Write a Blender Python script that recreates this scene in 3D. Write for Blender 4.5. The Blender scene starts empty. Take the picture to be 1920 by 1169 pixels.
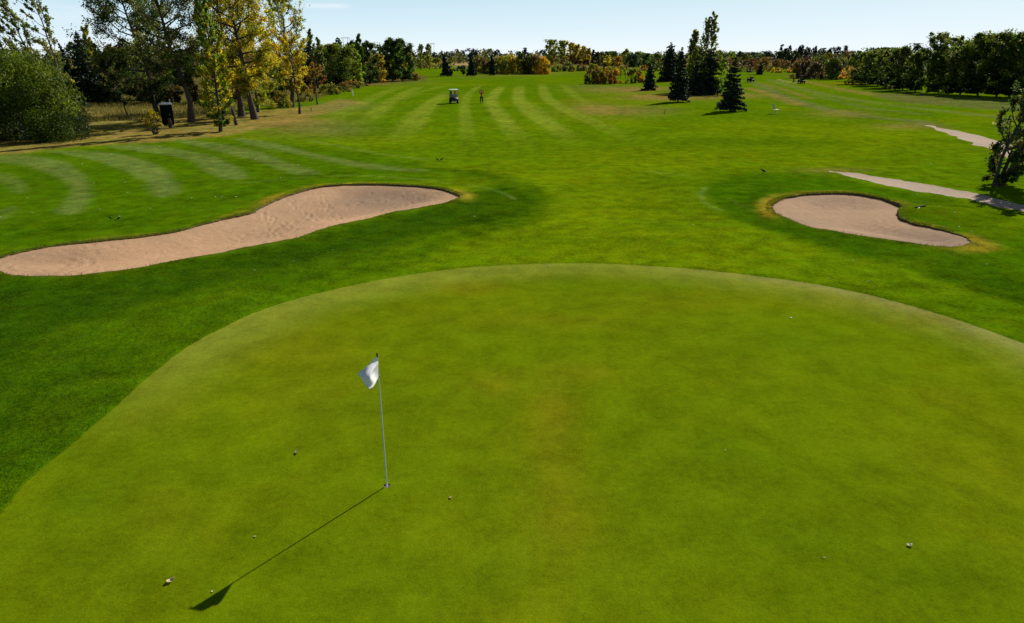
import bpy, bmesh, math
import numpy as np
from mathutils import Vector, Matrix

# ------------------------------------------------------------------ camera, sky, sun, exposure
sc = bpy.context.scene
COL = sc.collection
R = math.radians
CAM_H, FPX, CX, CY, HZ = 6.0, 1280.0, 960.0, 584.5, 108.0     # survey of the photograph: drone height, focal length in pixels
PITCH = math.atan((CY - HZ) / FPX)
cam = bpy.data.cameras.new("camera")
cam.sensor_width = 36.0
cam.lens = 36.0 * FPX / 1920.0
cam.clip_end = 20000.0
cam_ob = bpy.data.objects.new("camera", cam)
cam_ob.location = (0, 0, CAM_H)
cam_ob.rotation_euler = (math.pi / 2 - PITCH, 0, 0)
COL.objects.link(cam_ob)
sc.camera = cam_ob

SUN_AZ, SUN_EL = R(37.2), R(35.3)
SUN = Vector((math.sin(SUN_AZ) * math.cos(SUN_EL), math.cos(SUN_AZ) * math.cos(SUN_EL), math.sin(SUN_EL)))
sun = bpy.data.lights.new("sun", "SUN")
sun.energy = 5.0
sun.angle = R(0.5)
sun.color = (1.0, 0.94, 0.84)
sun_ob = bpy.data.objects.new("sun", sun)
sun_ob.rotation_euler = SUN.to_track_quat("Z", "Y").to_euler()
sun_ob.location = SUN * 200
COL.objects.link(sun_ob)

sc.view_settings.view_transform = "Standard"
sc.view_settings.look = "None"
sc.view_settings.gamma = 1.0
sc.view_settings.exposure = 0.22

world = bpy.data.worlds.new("World")
sc.world = world
world.use_nodes = True
nt = world.node_tree
nt.nodes.clear()


class NB:
    """small helper for building node trees"""
    def __init__(self, tree):
        self.t = tree

    def n(self, typ, **kw):
        node = self.t.nodes.new(typ)
        for k, v in kw.items():
            setattr(node, k, v)
        return node

    def link(self, a, b):
        self.t.links.new(a, b)

    def put(self, sock, v):
        if hasattr(v, "is_linked") or isinstance(v, bpy.types.NodeSocket):
            self.link(v, sock)
        else:
            sock.default_value = v

    def math(self, op, a, b=None, clamp=False):
        m = self.n("ShaderNodeMath", operation=op, use_clamp=clamp)
        self.put(m.inputs[0], a)
        if b is not None:
            self.put(m.inputs[1], b)
        return m.outputs[0]

    def mix(self, fac, a, b, blend="MIX"):
        m = self.n("ShaderNodeMix", data_type="RGBA", blend_type=blend)
        self.put(m.inputs[0], fac)
        self.put(m.inputs[6], a)
        self.put(m.inputs[7], b)
        return m.outputs[2]

    def noise(self, vec, scale, detail=2.0, rough=0.5, dist=0.0):
        m = self.n("ShaderNodeTexNoise")
        if vec is not None:
            self.link(vec, m.inputs["Vector"])
        m.inputs["Scale"].default_value = scale
        m.inputs["Detail"].default_value = detail
        m.inputs["Roughness"].default_value = rough
        m.inputs["Distortion"].default_value = dist
        return m.outputs["Fac"]

    def ramp(self, fac, lo, hi, a=0.0, b=1.0):
        m = self.n("ShaderNodeMapRange")
        self.put(m.inputs["Value"], fac)
        m.inputs["From Min"].default_value = lo
        m.inputs["From Max"].default_value = hi
        m.inputs["To Min"].default_value = a
        m.inputs["To Max"].default_value = b
        return m.outputs["Result"]


W = NB(nt)
sky = W.n("ShaderNodeTexSky", sky_type="NISHITA")
sky.sun_disc = False
sky.sun_elevation = SUN_EL
sky.sun_rotation = SUN_AZ
sky.altitude = 300.0
sky.air_density = 1.0
sky.dust_density = 0.0
sky.ozone_density = 2.5
tc = W.n("ShaderNodeTexCoord")
sep = W.n("ShaderNodeSeparateXYZ")
W.link(tc.outputs["Generated"], sep.inputs[0])
azim = W.math("ARCTAN2", sep.outputs[0], sep.outputs[1])
elev = W.math("ARCSINE", sep.outputs[2])
comb = W.n("ShaderNodeCombineXYZ")
W.link(W.math("MULTIPLY", azim, 6.0), comb.inputs[0])
W.link(W.math("MULTIPLY", elev, 40.0), comb.inputs[1])
wisp = W.noise(comb.outputs[0], 1.6, 5.0, 0.6, 0.4)


def streak(az, el, wa, we, k, tilt=0.0):
    da = W.math("SUBTRACT", azim, az)
    de = W.math("SUBTRACT", W.math("SUBTRACT", elev, el), W.math("MULTIPLY", da, tilt))
    q = W.math("ADD", W.math("POWER", W.math("DIVIDE", da, wa), 4.0), W.math("POWER", W.math("DIVIDE", de, we), 2.0))
    g = W.math("EXPONENT", W.math("MULTIPLY", q, -1.0))
    return W.math("MULTIPLY", g, W.math("MULTIPLY", W.ramp(wisp, 0.25, 0.6), k))


cl = None
for a in ((-0.585, 0.075, 0.085, 0.010, 0.9, 0.12), (-0.245, 0.0625, 0.030, 0.0030, 0.6, 0.0),
          (-0.60, 0.047, 0.10, 0.012, 0.45, 0.0), (-0.05, 0.12, 0.5, 0.03, 0.25, 0.02), (0.5, 0.09, 0.4, 0.02, 0.2, -0.03)):
    s_ = streak(*a)
    cl = s_ if cl is None else W.math("MAXIMUM", cl, s_)
bgn = W.n("ShaderNodeBackground")
veil = W.math("EXPONENT", W.math("MULTIPLY", W.math("ABSOLUTE", elev), W.math("SUBTRACT", W.math("MULTIPLY", W.math("MAXIMUM", W.math("MINIMUM", azim, 0.8), -0.8), 10.0), 13.0)))      # thin bright haze towards the horizon
band = W.math("EXPONENT", W.math("MULTIPLY", W.math("POWER", W.math("DIVIDE", elev, 0.12), 4.0), -1.0))
skyb = W.mix(W.math("MULTIPLY", band, 0.96), sky.outputs[0], (7.2, 12.6, 15.6, 1))
skyv = W.mix(W.math("MULTIPLY", veil, 0.93), skyb, (16.6, 17.4, 17.7, 1))
skyc = W.mix(cl, skyv, (16.4, 17.0, 17.3, 1))
W.link(skyc, bgn.inputs["Color"])
bgn.inputs["Strength"].default_value = 0.05
wo = W.n("ShaderNodeOutputWorld")
W.link(bgn.outputs[0], wo.inputs["Surface"])

# ------------------------------------------------------------------ survey helpers
CS, SN = math.cos(PITCH), math.sin(PITCH)


def gp(px, py, z=0.0):
    """ground point seen at a pixel of the photograph"""
    a, b = (px - CX) / FPX, (CY - py) / FPX
    v = (a, CS + SN * b, -SN + CS * b)
    t = (z - CAM_H) / v[2]
    return np.array((v[0] * t, v[1] * t, z))


def gps(pts, z=0.0):
    return np.array([gp(x, y, z)[:2] for x, y in pts])


def fwd(Y, z=0.0):
    return CS * Y - SN * (z - CAM_H)


def height_to(Y, top):
    """height of something standing at depth Y whose top is at photograph row top"""
    k = (CY - top) / FPX
    return CAM_H + Y * (k * CS - SN) / (CS + k * SN)


# ------------------------------------------------------------------ noise and outlines (numpy)
def _h(ix, iy, seed):
    n = (ix * 374761393 + iy * 668265263 + seed * 1274126177) & 0x7FFFFFFF
    n = ((n ^ (n >> 13)) * 1274126177) & 0x7FFFFFFF
    return ((n ^ (n >> 16)) & 0xFFFF) / 65535.0


def vnoise(x, y, seed=0):
    x = np.asarray(x, float)
    y = np.asarray(y, float)
    ix = np.floor(x).astype(np.int64)
    iy = np.floor(y).astype(np.int64)
    fx = x - ix
    fy = y - iy
    fx = fx * fx * (3 - 2 * fx)
    fy = fy * fy * (3 - 2 * fy)
    a = _h(ix, iy, seed) * (1 - fx) + _h(ix + 1, iy, seed) * fx
    b = _h(ix, iy + 1, seed) * (1 - fx) + _h(ix + 1, iy + 1, seed) * fx
    return a * (1 - fy) + b * fy


def fbm(x, y, seed=0, oct=4):
    s, a, t = 0.0, 0.5, 0.0
    for k in range(oct):
        s = s + a * vnoise(x * 2 ** k, y * 2 ** k, seed + k * 17)
        t += a
        a *= 0.5
    return s / t - 0.5


def smooth(lo, hi, x):
    t = np.clip((x - lo) / (hi - lo), 0, 1)
    return t * t * (3 - 2 * t)


def catmull(P, k=5, closed=True):
    P = np.asarray(P, float)
    n = len(P)
    out = []
    for i in range(n if closed else n - 1):
        p0 = P[(i - 1) % n] if closed or i > 0 else P[0]
        p1 = P[i]
        p2 = P[(i + 1) % n]
        p3 = P[(i + 2) % n] if closed or i + 2 < n else P[-1]
        for j in range(k):
            t = j / k
            out.append(0.5 * ((2 * p1) + (-p0 + p2) * t + (2 * p0 - 5 * p1 + 4 * p2 - p3) * t * t + (-p0 + 3 * p1 - 3 * p2 + p3) * t ** 3))
    if not closed:
        out.append(P[-1])
    return np.array(out)


def dist_poly(P, x, y, closed=True):
    n = len(P)
    best = np.full(x.shape, 1e18)
    inside = np.zeros(x.shape, bool)
    for i in range(n if closed else n - 1):
        ax, ay = P[i]
        bx, by = P[(i + 1) % n]
        dx, dy = bx - ax, by - ay
        L = dx * dx + dy * dy + 1e-12
        t = np.clip(((x - ax) * dx + (y - ay) * dy) / L, 0, 1)
        d = (x - ax - t * dx) ** 2 + (y - ay - t * dy) ** 2
        np.minimum(best, d, out=best)
        if closed:
            c = ((ay > y) != (by > y))
            with np.errstate(divide="ignore", invalid="ignore"):
                xi = dx * (y - ay) / (dy if dy != 0 else 1e-12) + ax
            inside ^= (c & (x < xi))
    best = np.sqrt(best)
    return np.where(inside, -best, best) if closed else best


def sdf(P, x, y, margin=8.0):
    """signed distance, worked out only near the outline's box; far points get a large positive value"""
    P = np.asarray(P)
    lo, hi = P.min(0) - margin, P.max(0) + margin
    m = (x > lo[0]) & (x < hi[0]) & (y > lo[1]) & (y < hi[1])
    out = np.full(x.shape, margin * 2.0)
    if m.any():
        out[m] = dist_poly(P, x[m], y[m])
    return out


def dline(P, x, y, margin=6.0):
    P = np.asarray(P)
    lo, hi = P.min(0) - margin, P.max(0) + margin
    m = (x > lo[0]) & (x < hi[0]) & (y > lo[1]) & (y < hi[1])
    out = np.full(x.shape, margin * 2.0)
    if m.any():
        out[m] = dist_poly(P, x[m], y[m], closed=False)
    return out


# ------------------------------------------------------------------ object helpers
def tag(o, label=None, cat=None, group=None, kind=None):
    if label:
        o["label"] = label
    if cat:
        o["category"] = cat
    if group:
        o["group"] = group
    if kind:
        o["kind"] = kind
    return o


def thing(name, label, cat, loc, rz=0.0, group=None):
    o = bpy.data.objects.new(name, None)
    o.empty_display_size = 0.2
    o.location = loc
    o.rotation_euler = (0, 0, rz)
    COL.objects.link(o)
    return tag(o, label, cat, group)


def mesh_np(name, V, F, mats, parent=None, smooth_shade=False, cols=None, matidx=None):
    """V (n,3); F list of index arrays, each (m,k)"""
    me = bpy.data.meshes.new(name)
    V = np.asarray(V, np.float32)
    me.vertices.add(len(V))
    me.vertices.foreach_set("co", V.ravel())
    loops, starts, totals = [], [], []
    off = 0
    for f in F:
        f = np.asarray(f, np.int32)
        if f.size == 0:
            continue
        m, k = f.shape
        loops.append(f.ravel())
        starts.append(off + np.arange(m) * k)
        totals.append(np.full(m, k))
        off += m * k
    loops = np.concatenate(loops).astype(np.int32)
    starts = np.concatenate(starts).astype(np.int32)
    totals = np.concatenate(totals).astype(np.int32)
    me.loops.add(len(loops))
    me.polygons.add(len(starts))
    me.loops.foreach_set("vertex_index", loops)
    me.polygons.foreach_set("loop_start", starts)
    me.polygons.foreach_set("loop_total", totals)
    if cols is not None:
        for nm, arr in cols.items():
            at = me.attributes.new(nm, "FLOAT_COLOR", "POINT")
            arr = np.asarray(arr, np.float32)
            if arr.shape[1] == 3:
                arr = np.concatenate([arr, np.ones((len(arr), 1), np.float32)], 1)
            at.data.foreach_set("color", arr.ravel())
    for m in (mats if isinstance(mats, (list, tuple)) else [mats]):
        me.materials.append(m)
    if matidx is not None:
        me.polygons.foreach_set("material_index", np.asarray(matidx, np.int32))
    me.update(calc_edges=True)
    me.validate()
    if smooth_shade:
        me.polygons.foreach_set("use_smooth", np.ones(len(me.polygons), bool))
    o = bpy.data.objects.new(name, me)
    COL.objects.link(o)
    if parent is not None:
        o.parent = parent
    return o


def obj_bm(name, bm, mats, parent=None, smooth_shade=False):
    me = bpy.data.meshes.new(name)
    bmesh.ops.recalc_face_normals(bm, faces=bm.faces[:])
    bm.to_mesh(me)
    bm.free()
    for m in (mats if isinstance(mats, (list, tuple)) else [mats]):
        me.materials.append(m)
    if smooth_shade:
        for p in me.polygons:
            p.use_smooth = True
    o = bpy.data.objects.new(name, me)
    COL.objects.link(o)
    if parent is not None:
        o.parent = parent
    return o


def box(bm, c, s, rot=None, bevel=0.0):
    r = bmesh.ops.create_cube(bm, size=1.0)
    vs = r["verts"]
    M = Matrix.Translation(Vector(c)) @ (rot.to_4x4() if rot else Matrix.Identity(4)) @ Matrix.Diagonal((s[0], s[1], s[2], 1))
    bmesh.ops.transform(bm, matrix=M, verts=vs)
    if bevel > 0:
        es = list({e for v in vs for e in v.link_edges})
        bmesh.ops.bevel(bm, geom=es, offset=bevel, segments=2, affect="EDGES", profile=0.7)


def tube(pts, radii, k=6):
    """tapered tube through points: returns vertices and quads"""
    pts = np.asarray(pts, float)
    radii = np.asarray(radii, float)
    n = len(pts)
    V = np.zeros((n, k, 3))
    up = np.array((0.13, 0.27, 1.0))
    for i in range(n):
        d = pts[min(i + 1, n - 1)] - pts[max(i - 1, 0)]
        d = d / (np.linalg.norm(d) + 1e-9)
        a = np.cross(d, up if abs(d[2]) < 0.9 else np.array((1.0, 0.1, 0.0)))
        a /= np.linalg.norm(a) + 1e-9
        b = np.cross(d, a)
        for j in range(k):
            t = 2 * math.pi * j / k
            V[i, j] = pts[i] + radii[i] * (a * math.cos(t) + b * math.sin(t))
    F = []
    for i in range(n - 1):
        for j in range(k):
            F.append((i * k + j, i * k + (j + 1) % k, (i + 1) * k + (j + 1) % k, (i + 1) * k + j))
    return V.reshape(-1, 3), np.array(F, np.int32)


class Acc:
    def __init__(self):
        self.V, self.F, self.n = [], [], 0

    def add(self, V, F):
        self.V.append(V)
        self.F.append(np.asarray(F) + self.n)
        self.n += len(V)

    def tube(self, pts, radii, k=6):
        self.add(*tube(pts, radii, k))

    def build(self, name, mat, parent=None, smooth_shade=True):
        return mesh_np(name, np.concatenate(self.V), [np.concatenate(self.F)], mat, parent, smooth_shade)


# ------------------------------------------------------------------ materials
def pmat(name, color, rough=0.6, metallic=0.0, spec=0.4, var=0.0, scale=8.0, bump=0.0, trans=0.0):
    m = bpy.data.materials.new(name)
    m.use_nodes = True
    t = NB(m.node_tree)
    b = m.node_tree.nodes["Principled BSDF"]
    b.inputs["Roughness"].default_value = rough
    b.inputs["Metallic"].default_value = metallic
    b.inputs["Specular IOR Level"].default_value = spec
    c = (*color, 1)
    co = t.n("ShaderNodeTexCoord")
    nz = t.noise(co.outputs["Object"], scale, 4.0, 0.6)
    k = 1 - var
    col = t.mix(t.ramp(nz, 0.3, 0.7), (color[0] * k, color[1] * k, color[2] * k, 1), c)
    t.link(col, b.inputs["Base Color"])
    if bump > 0:
        bp = t.n("ShaderNodeBump")
        bp.inputs["Strength"].default_value = bump
        bp.inputs["Distance"].default_value = 0.02
        t.link(nz, bp.inputs["Height"])
        t.link(bp.outputs[0], b.inputs["Normal"])
    if trans > 0:
        tr = t.n("ShaderNodeBsdfTranslucent")
        tr.inputs["Color"].default_value = c
        mx = t.n("ShaderNodeMixShader")
        mx.inputs[0].default_value = trans
        t.link(b.outputs[0], mx.inputs[1])
        t.link(tr.outputs[0], mx.inputs[2])
        t.link(mx.outputs[0], m.node_tree.nodes["Material Output"].inputs["Surface"])
    return m


def turf_material():
    m = bpy.data.materials.new("mown_turf")
    m.use_nodes = True
    t = NB(m.node_tree)
    b = m.node_tree.nodes["Principled BSDF"]
    geo = t.n("ShaderNodeNewGeometry")
    P = geo.outputs["Position"]
    at = t.n("ShaderNodeAttribute", attribute_name="turf")
    coarse = at.outputs["Alpha"]                       # 0 close-mown ... 1 shaggy
    n_big = t.noise(P, 0.22, 4.0, 0.6, 0.3)
    n_mid = t.noise(P, 1.3, 5.0, 0.65, 0.2)
    n_cl = t.noise(P, 9.0, 4.0, 0.7)
    n_fine = t.noise(P, 30.0, 4.0, 0.8)
    v = t.math("ADD", t.ramp(n_big, 0.25, 0.75, -0.22, 0.22), t.ramp(n_mid, 0.25, 0.75, -0.42, 0.42))
    cl_ = t.math("MULTIPLY", t.ramp(n_cl, 0.25, 0.75, -0.42, 0.42), t.math("ADD", t.math("MULTIPLY", coarse, 0.8), 0.35))
    fi = t.math("MULTIPLY", t.ramp(n_fine, 0.2, 0.8, -0.55, 0.55), t.math("ADD", t.math("MULTIPLY", coarse, 0.5), 0.55))
    v = t.math("MULTIPLY", v, t.math("ADD", t.math("MULTIPLY", coarse, 0.9), 0.50))
    v = t.math("ADD", t.math("ADD", v, cl_), fi)
    v = t.math("ADD", v, 1.0)
    hsv = t.n("ShaderNodeHueSaturation")
    t.link(at.outputs["Color"], hsv.inputs["Color"])
    t.link(v, hsv.inputs["Value"])
    # yellowing patches
    n_y = t.noise(P, 0.75, 6.0, 0.75, 0.8)
    ymask = t.math("MULTIPLY", t.ramp(n_y, 0.46, 0.68, 0.0, 0.62), t.math("ADD", t.math("MULTIPLY", coarse, 1.2), 0.25), True)
    ycol = t.mix(1.0, hsv.outputs[0], (1.45, 1.0, 0.8, 1), "MULTIPLY")
    c1 = t.mix(ymask, hsv.outputs[0], ycol)
    n_d = t.noise(P, 0.35, 5.0, 0.7, 1.2)
    c2 = t.mix(t.math("MULTIPLY", t.ramp(n_d, 0.52, 0.75, 0.0, 0.6), t.math("ADD", t.math("MULTIPLY", coarse, 1.2), 0.25), True), c1, t.mix(1.0, c1, (0.62, 0.86, 0.8, 1), "MULTIPLY"))
    t.link(c2, b.inputs["Base Color"])
    b.inputs["Roughness"].default_value = 0.95
    b.inputs["Specular IOR Level"].default_value = 0.0
    b.inputs["Sheen Weight"].default_value = 0.0
    b.inputs["Sheen Roughness"].default_value = 0.4
    b.inputs["Sheen Tint"].default_value = (0.7, 1.0, 0.15, 1)
    bp = t.n("ShaderNodeBump")
    bp.inputs["Strength"].default_value = 0.55
    bp.inputs["Distance"].default_value = 0.03
    hsum = t.math("ADD", t.math("MULTIPLY", n_fine, 0.45), t.math("MULTIPLY", t.math("MULTIPLY", n_cl, coarse), 1.6))
    t.link(hsum, bp.inputs["Height"])
    t.link(bp.outputs[0], b.inputs["Normal"])
    return m


def sand_material(name, c1, c2):
    m = bpy.data.materials.new(name)
    m.use_nodes = True
    t = NB(m.node_tree)
    b = m.node_tree.nodes["Principled BSDF"]
    geo = t.n("ShaderNodeNewGeometry")
    P = geo.outputs["Position"]
    big = t.noise(P, 0.5, 5.0, 0.65, 0.5)
    mid = t.noise(P, 4.0, 5.0, 0.7)
    fine = t.noise(P, 60.0, 2.0, 0.7)
    at = t.n("ShaderNodeAttribute", attribute_name="tone")
    col = t.mix(at.outputs["Fac"], (*c1, 1), (*c2, 1))
    v = t.math("ADD", t.math("ADD", t.ramp(big, 0.3, 0.7, -0.07, 0.07), t.ramp(mid, 0.25, 0.75, -0.09, 0.09)), t.ramp(fine, 0.2, 0.8, -0.2, 0.2))
    hsv = t.n("ShaderNodeHueSaturation")
    t.link(col, hsv.inputs["Color"])
    t.link(t.math("ADD", v, 1.0), hsv.inputs["Value"])
    t.link(hsv.outputs[0], b.inputs["Base Color"])
    b.inputs["Roughness"].default_value = 0.95
    b.inputs["Specular IOR Level"].default_value = 0.1
    bp = t.n("ShaderNodeBump")
    bp.inputs["Strength"].default_value = 0.9
    bp.inputs["Distance"].default_value = 0.05
    t.link(t.math("ADD", mid, t.math("MULTIPLY", fine, 0.3)), bp.inputs["Height"])
    t.link(bp.outputs[0], b.inputs["Normal"])
    return m


def leaf_material():
    m = bpy.data.materials.new("foliage")
    m.use_nodes = True
    t = NB(m.node_tree)
    b = m.node_tree.nodes["Principled BSDF"]
    at = t.n("ShaderNodeAttribute", attribute_name="leaf")
    t.link(at.outputs["Color"], b.inputs["Base Color"])
    b.inputs["Roughness"].default_value = 0.55
    b.inputs["Specular IOR Level"].default_value = 0.13
    tr = t.n("ShaderNodeBsdfTranslucent")
    tcol = t.mix(1.0, at.outputs["Color"], (1.5, 1.5, 0.7, 1), "MULTIPLY")
    t.link(tcol, tr.inputs["Color"])
    mx = t.n("ShaderNodeMixShader")
    t.link(at.outputs["Alpha"], mx.inputs[0])
    t.link(b.outputs[0], mx.inputs[1])
    t.link(tr.outputs[0], mx.inputs[2])
    t.link(mx.outputs[0], m.node_tree.nodes["Material Output"].inputs["Surface"])
    return m


M_TURF = turf_material()
M_SAND = sand_material("bunker_sand", (0.53, 0.322, 0.175), (0.28, 0.186, 0.116))
M_PATH = sand_material("path_gravel", (0.52, 0.385, 0.275), (0.36, 0.27, 0.19))
M_SOIL = pmat("turf_edge_soil", (0.14, 0.10, 0.045), 0.95, var=0.6, scale=12, bump=0.5)
M_LEAF = leaf_material()
M_BARK = pmat("dark_bark", (0.075, 0.055, 0.04), 0.9, var=0.55, scale=14, bump=0.8)
M_BARKG = pmat("grey_bark", (0.19, 0.16, 0.125), 0.9, var=0.5, scale=14, bump=0.6)

# ------------------------------------------------------------------ outlines on the ground
GREEN = catmull(np.concatenate([
    gps([(-120, 1075), (0, 965), (50, 905), (120, 846), (200, 778), (280, 706), (340, 659), (400, 624), (480, 586), (560, 560), (640, 540),
         (720, 524), (800, 511), (880, 502), (960, 497), (1040, 494.5), (1120, 494.5), (1200, 498), (1300, 505), (1400, 516), (1500, 529),
         (1600, 547), (1700, 572), (1800, 602), (1880, 630), (1960, 662), (2060, 720)]),
    np.array([(13.2, 8.5), (14.2, 4.5), (13.5, -1.0), (9.0, -6.0), (3.0, -8.0), (-3.0, -6.0), (-6.2, -1.0), (-6.6, 3.0)])]), 5)
BUNK_L = catmull(gps([(0, 488), (60, 472), (130, 462), (200, 455), (270, 447), (330, 438), (380, 424), (430, 412), (470, 402), (500, 386),
                      (540, 369), (580, 357), (620, 350), (680, 348), (740, 349), (790, 352), (830, 357), (850, 364), (862, 371), (850, 378),
                      (820, 386), (780, 394), (730, 402), (690, 413), (640, 424), (600, 434), (560, 448), (510, 460), (460, 469), (400, 481),
                      (340, 492), (280, 502), (220, 512), (160, 519), (100, 522), (50, 522), (10, 516), (-20, 507), (-25, 497)]), 4)
BUNK_R = catmull(gps([(1447, 392), (1452, 383), (1470, 374), (1500, 368), (1540, 365), (1590, 365), (1630, 370), (1660, 377), (1685, 387),
                      (1690, 394), (1684, 402), (1690, 413), (1710, 422), (1740, 428), (1780, 438), (1805, 447), (1818, 455), (1816, 461),
                      (1800, 465), (1770, 466), (1730, 462), (1690, 457), (1650, 451), (1600, 443), (1560, 436), (1520, 429), (1490, 419),
                      (1465, 408), (1450, 399)]), 4)
PATH_A = catmull(gps([(1556, 321), (1600, 325), (1640, 332), (1700, 341), (1780, 354), (1840, 366), (1920, 386), (1990, 404), (2150, 447), (2500, 545), (2500, 580), (2150, 466),
                      (1980, 413), (1920, 398), (1850, 381), (1780, 368), (1720, 359), (1660, 348), (1610, 337), (1580, 329)]), 4)
PATH_B = catmull(gps([(1738, 234), (1765, 239), (1800, 246), (1850, 258), (1900, 277), (1960, 300), (2160, 378), (2600, 545), (2600, 610), (2160, 410), (1960, 324),
                      (1900, 302), (1860, 284), (1830, 272), (1790, 256), (1760, 244)]), 4)
HOLE_C = gp(725.5, 911)[:2]
HOLE_R = 0.056
TONGUE = gp(1760, 402)[:2]


def hgt(x, y):
    """height of the ground"""
    x = np.asarray(x, float)
    y = np.asarray(y, float)
    d = np.hypot(x, y)
    z = 0.32 * fbm(x / 26, y / 26, 5, 3) * smooth(34, 75, d) + 0.9 * fbm(x / 90, y / 90, 9, 2) * smooth(150, 320, d)
    z = z + 0.22 * np.exp(-((x - TONGUE[0]) ** 2 / 3.2 + (y - TONGUE[1]) ** 2 / 2.2))
    return z


def blob(x, y, px, py, rx, ry):
    """soft elliptical patch on the ground, centred where the photograph shows it"""
    c = gp(px, py)[:2]
    ax = (gp(px + rx, py)[:2] - gp(px - rx, py)[:2]) / 2
    ay = (gp(px, max(py - ry, 112))[:2] - gp(px, py + ry)[:2]) / 2
    M = np.linalg.inv(np.array([ax, ay]).T)
    u = M[0, 0] * (x - c[0]) + M[0, 1] * (y - c[1])
    v = M[1, 0] * (x - c[0]) + M[1, 1] * (y - c[1])
    return np.exp(-(u * u + v * v))


# ------------------------------------------------------------------ the ground sheet
def build_ground():
    th = np.concatenate([np.arange(-180, -47.9, 4.0), np.arange(-47.5, 47.51, 0.115), np.arange(48, 180, 4.0)])
    th = np.radians(th)
    dep = np.concatenate([np.radians(np.linspace(84, 53, 14)), np.radians(52) - np.arange(0, int(0.9 / 0.00135)) * 0.00135])
    dep = dep[dep > 0.0022]
    r = CAM_H / np.tan(dep)
    r = np.concatenate([r, np.geomspace(r[-1] * 1.12, 9000, 14)])
    nt_, nr = len(th), len(r)
    T, RR = np.meshgrid(th, r)
    X = (RR * np.sin(T)).ravel()
    Y = (RR * np.cos(T)).ravel()
    jag = (vnoise(X * 6, Y * 6, 3) - 0.5) * 0.10 + (vnoise(X * 1.7, Y * 1.7, 4) - 0.5) * 0.14
    s_green = sdf(GREEN, X, Y, 6.0)
    s_bl = sdf(BUNK_L, X, Y, 9.0)
    s_br = sdf(BUNK_R, X, Y, 9.0)
    S = {"green": s_green + (vnoise(X * 5, Y * 5, 8) - 0.5) * 0.03,
         "bl": s_bl + jag * smooth(0.6, 0.0, np.abs(s_bl)), "br": s_br + jag * smooth(0.6, 0.0, np.abs(s_br)),
         "pa": sdf(PATH_A, X, Y, 5.0) + (fbm(X * 1.2, Y * 1.2, 31) * 0.9), "pb": sdf(PATH_B, X, Y, 5.0) + (fbm(X * 0.9, Y * 0.9, 37) * 1.1),
         "hole": np.hypot(X - HOLE_C[0], Y - HOLE_C[1]) - HOLE_R}
    Z = hgt(X, Y)
    rim = 0.07 * np.exp(-(np.maximum(s_bl, 0) / 0.9) ** 2) + 0.07 * np.exp(-(np.maximum(s_br, 0) / 0.9) ** 2)
    Z = Z + rim
    Z = Z + 0.022 * smooth(0.0, 0.10, s_green) * (s_green < 5.9)
    Z = np.where(np.hypot(X, Y) > 6000, Z - 1.0, Z)

    # ---- what grows where (turf colour map)
    n1 = fbm(X / 3.0, Y / 3.0, 51)
    n2 = fbm(X / 9.0, Y / 9.0, 52)
    n3 = fbm(X / 0.8, Y / 0.8, 53)
    D = np.hypot(X, Y)
    col = np.empty((len(X), 3))
    coarse = np.full(len(X), 0.58)
    FAIR = np.array((0.080, 0.158, 0.0015))
    LIME = np.array((0.124, 0.186, 0.0015))
    GREENC = np.array((0.112, 0.168, 0.002))
    ROUGH = np.array((0.032, 0.080, 0.001))
    MEDR = np.array((0.055, 0.118, 0.001))
    STRIPE = np.array((0.150, 0.215, 0.040))
    GREY = np.array((0.125, 0.150, 0.045))
    TAN = np.array((0.230, 0.165, 0.045))
    GOLD = np.array((0.230, 0.200, 0.016))
    STRAW = np.array((0.330, 0.240, 0.110))
    STALE = np.array((0.105, 0.125, 0.030))
    col[:] = FAIR

    def lay(w, c, k=None):
        nonlocal col, coarse
        w = np.clip(w, 0, 1)[:, None]
        col = col * (1 - w) + c * w
        if k is not None:
            coarse = coarse * (1 - w[:, 0]) + k * w[:, 0]

    lay(smooth(-0.1, 0.25, n2) * 0.6, LIME)
    for a in ((1100, 400, 260, 70, 0.9), (1150, 300, 300, 50, 0.5), (1560, 250, 240, 40, 0.45), (1250, 460, 300, 40, 0.75), (980, 440, 160, 30, .6),
              (1100, 215, 200, 30, 0.4), (860, 470, 120, 22, 0.5), (1600, 520, 250, 25, 0.3)):
        lay(blob(X, Y, *a[:4]) * a[4] * (0.8 + n1), LIME)
    for a in ((200, 420, 300, 40, 0.5), (420, 340, 200, 40, 0.25), (60, 360, 160, 50, 0.5), (1350, 270, 260, 12, 0.45), (1450, 330, 160, 12, .35),
              (1250, 425, 100, 9, .3), (1180, 455, 150, 8, .35), (960, 470, 60, 8, .35), (1700, 300, 90, 8, .4), (1600, 215, 160, 14, .3)):
        lay(blob(X, Y, *a[:4]) * a[4], MEDR)

    def zone(pts, soft_in, soft_out, noise=0.6, grow=0.0):
        P = catmull(gps(pts), 4)
        d = sdf(P, X, Y, 14.0) + n1 * noise - grow
        return smooth(soft_out, -soft_in, d)

    # shaggy darker rough that wraps the sand on the left
    z_med = zone([(-60, 500), (10, 520), (200, 512), (400, 482), (600, 435), (760, 398), (870, 372), (940, 352), (995, 366), (1010, 388), (985, 410),
                  (930, 425), (850, 450), (780, 480), (700, 515), (600, 545), (480, 580), (400, 618), (330, 660), (270, 705), (190, 775), (110, 845),
                  (40, 905), (-10, 965), (-160, 1080), (-500, 900), (-500, 600)], 0.8, 0.5, .6, .7)
    lay(z_med * 0.95, MEDR, 0.7)
    d = dline(catmull(gps([(1000, 376), (968, 348), (905, 329), (820, 319), (700, 322), (560, 334), (480, 352), (380, 384), (200, 420), (0, 450)]), 5, False), X, Y) + n1 * .6
    lay(smooth(1.5, .2, d) * .85, MEDR * .88, 0.7)
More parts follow.
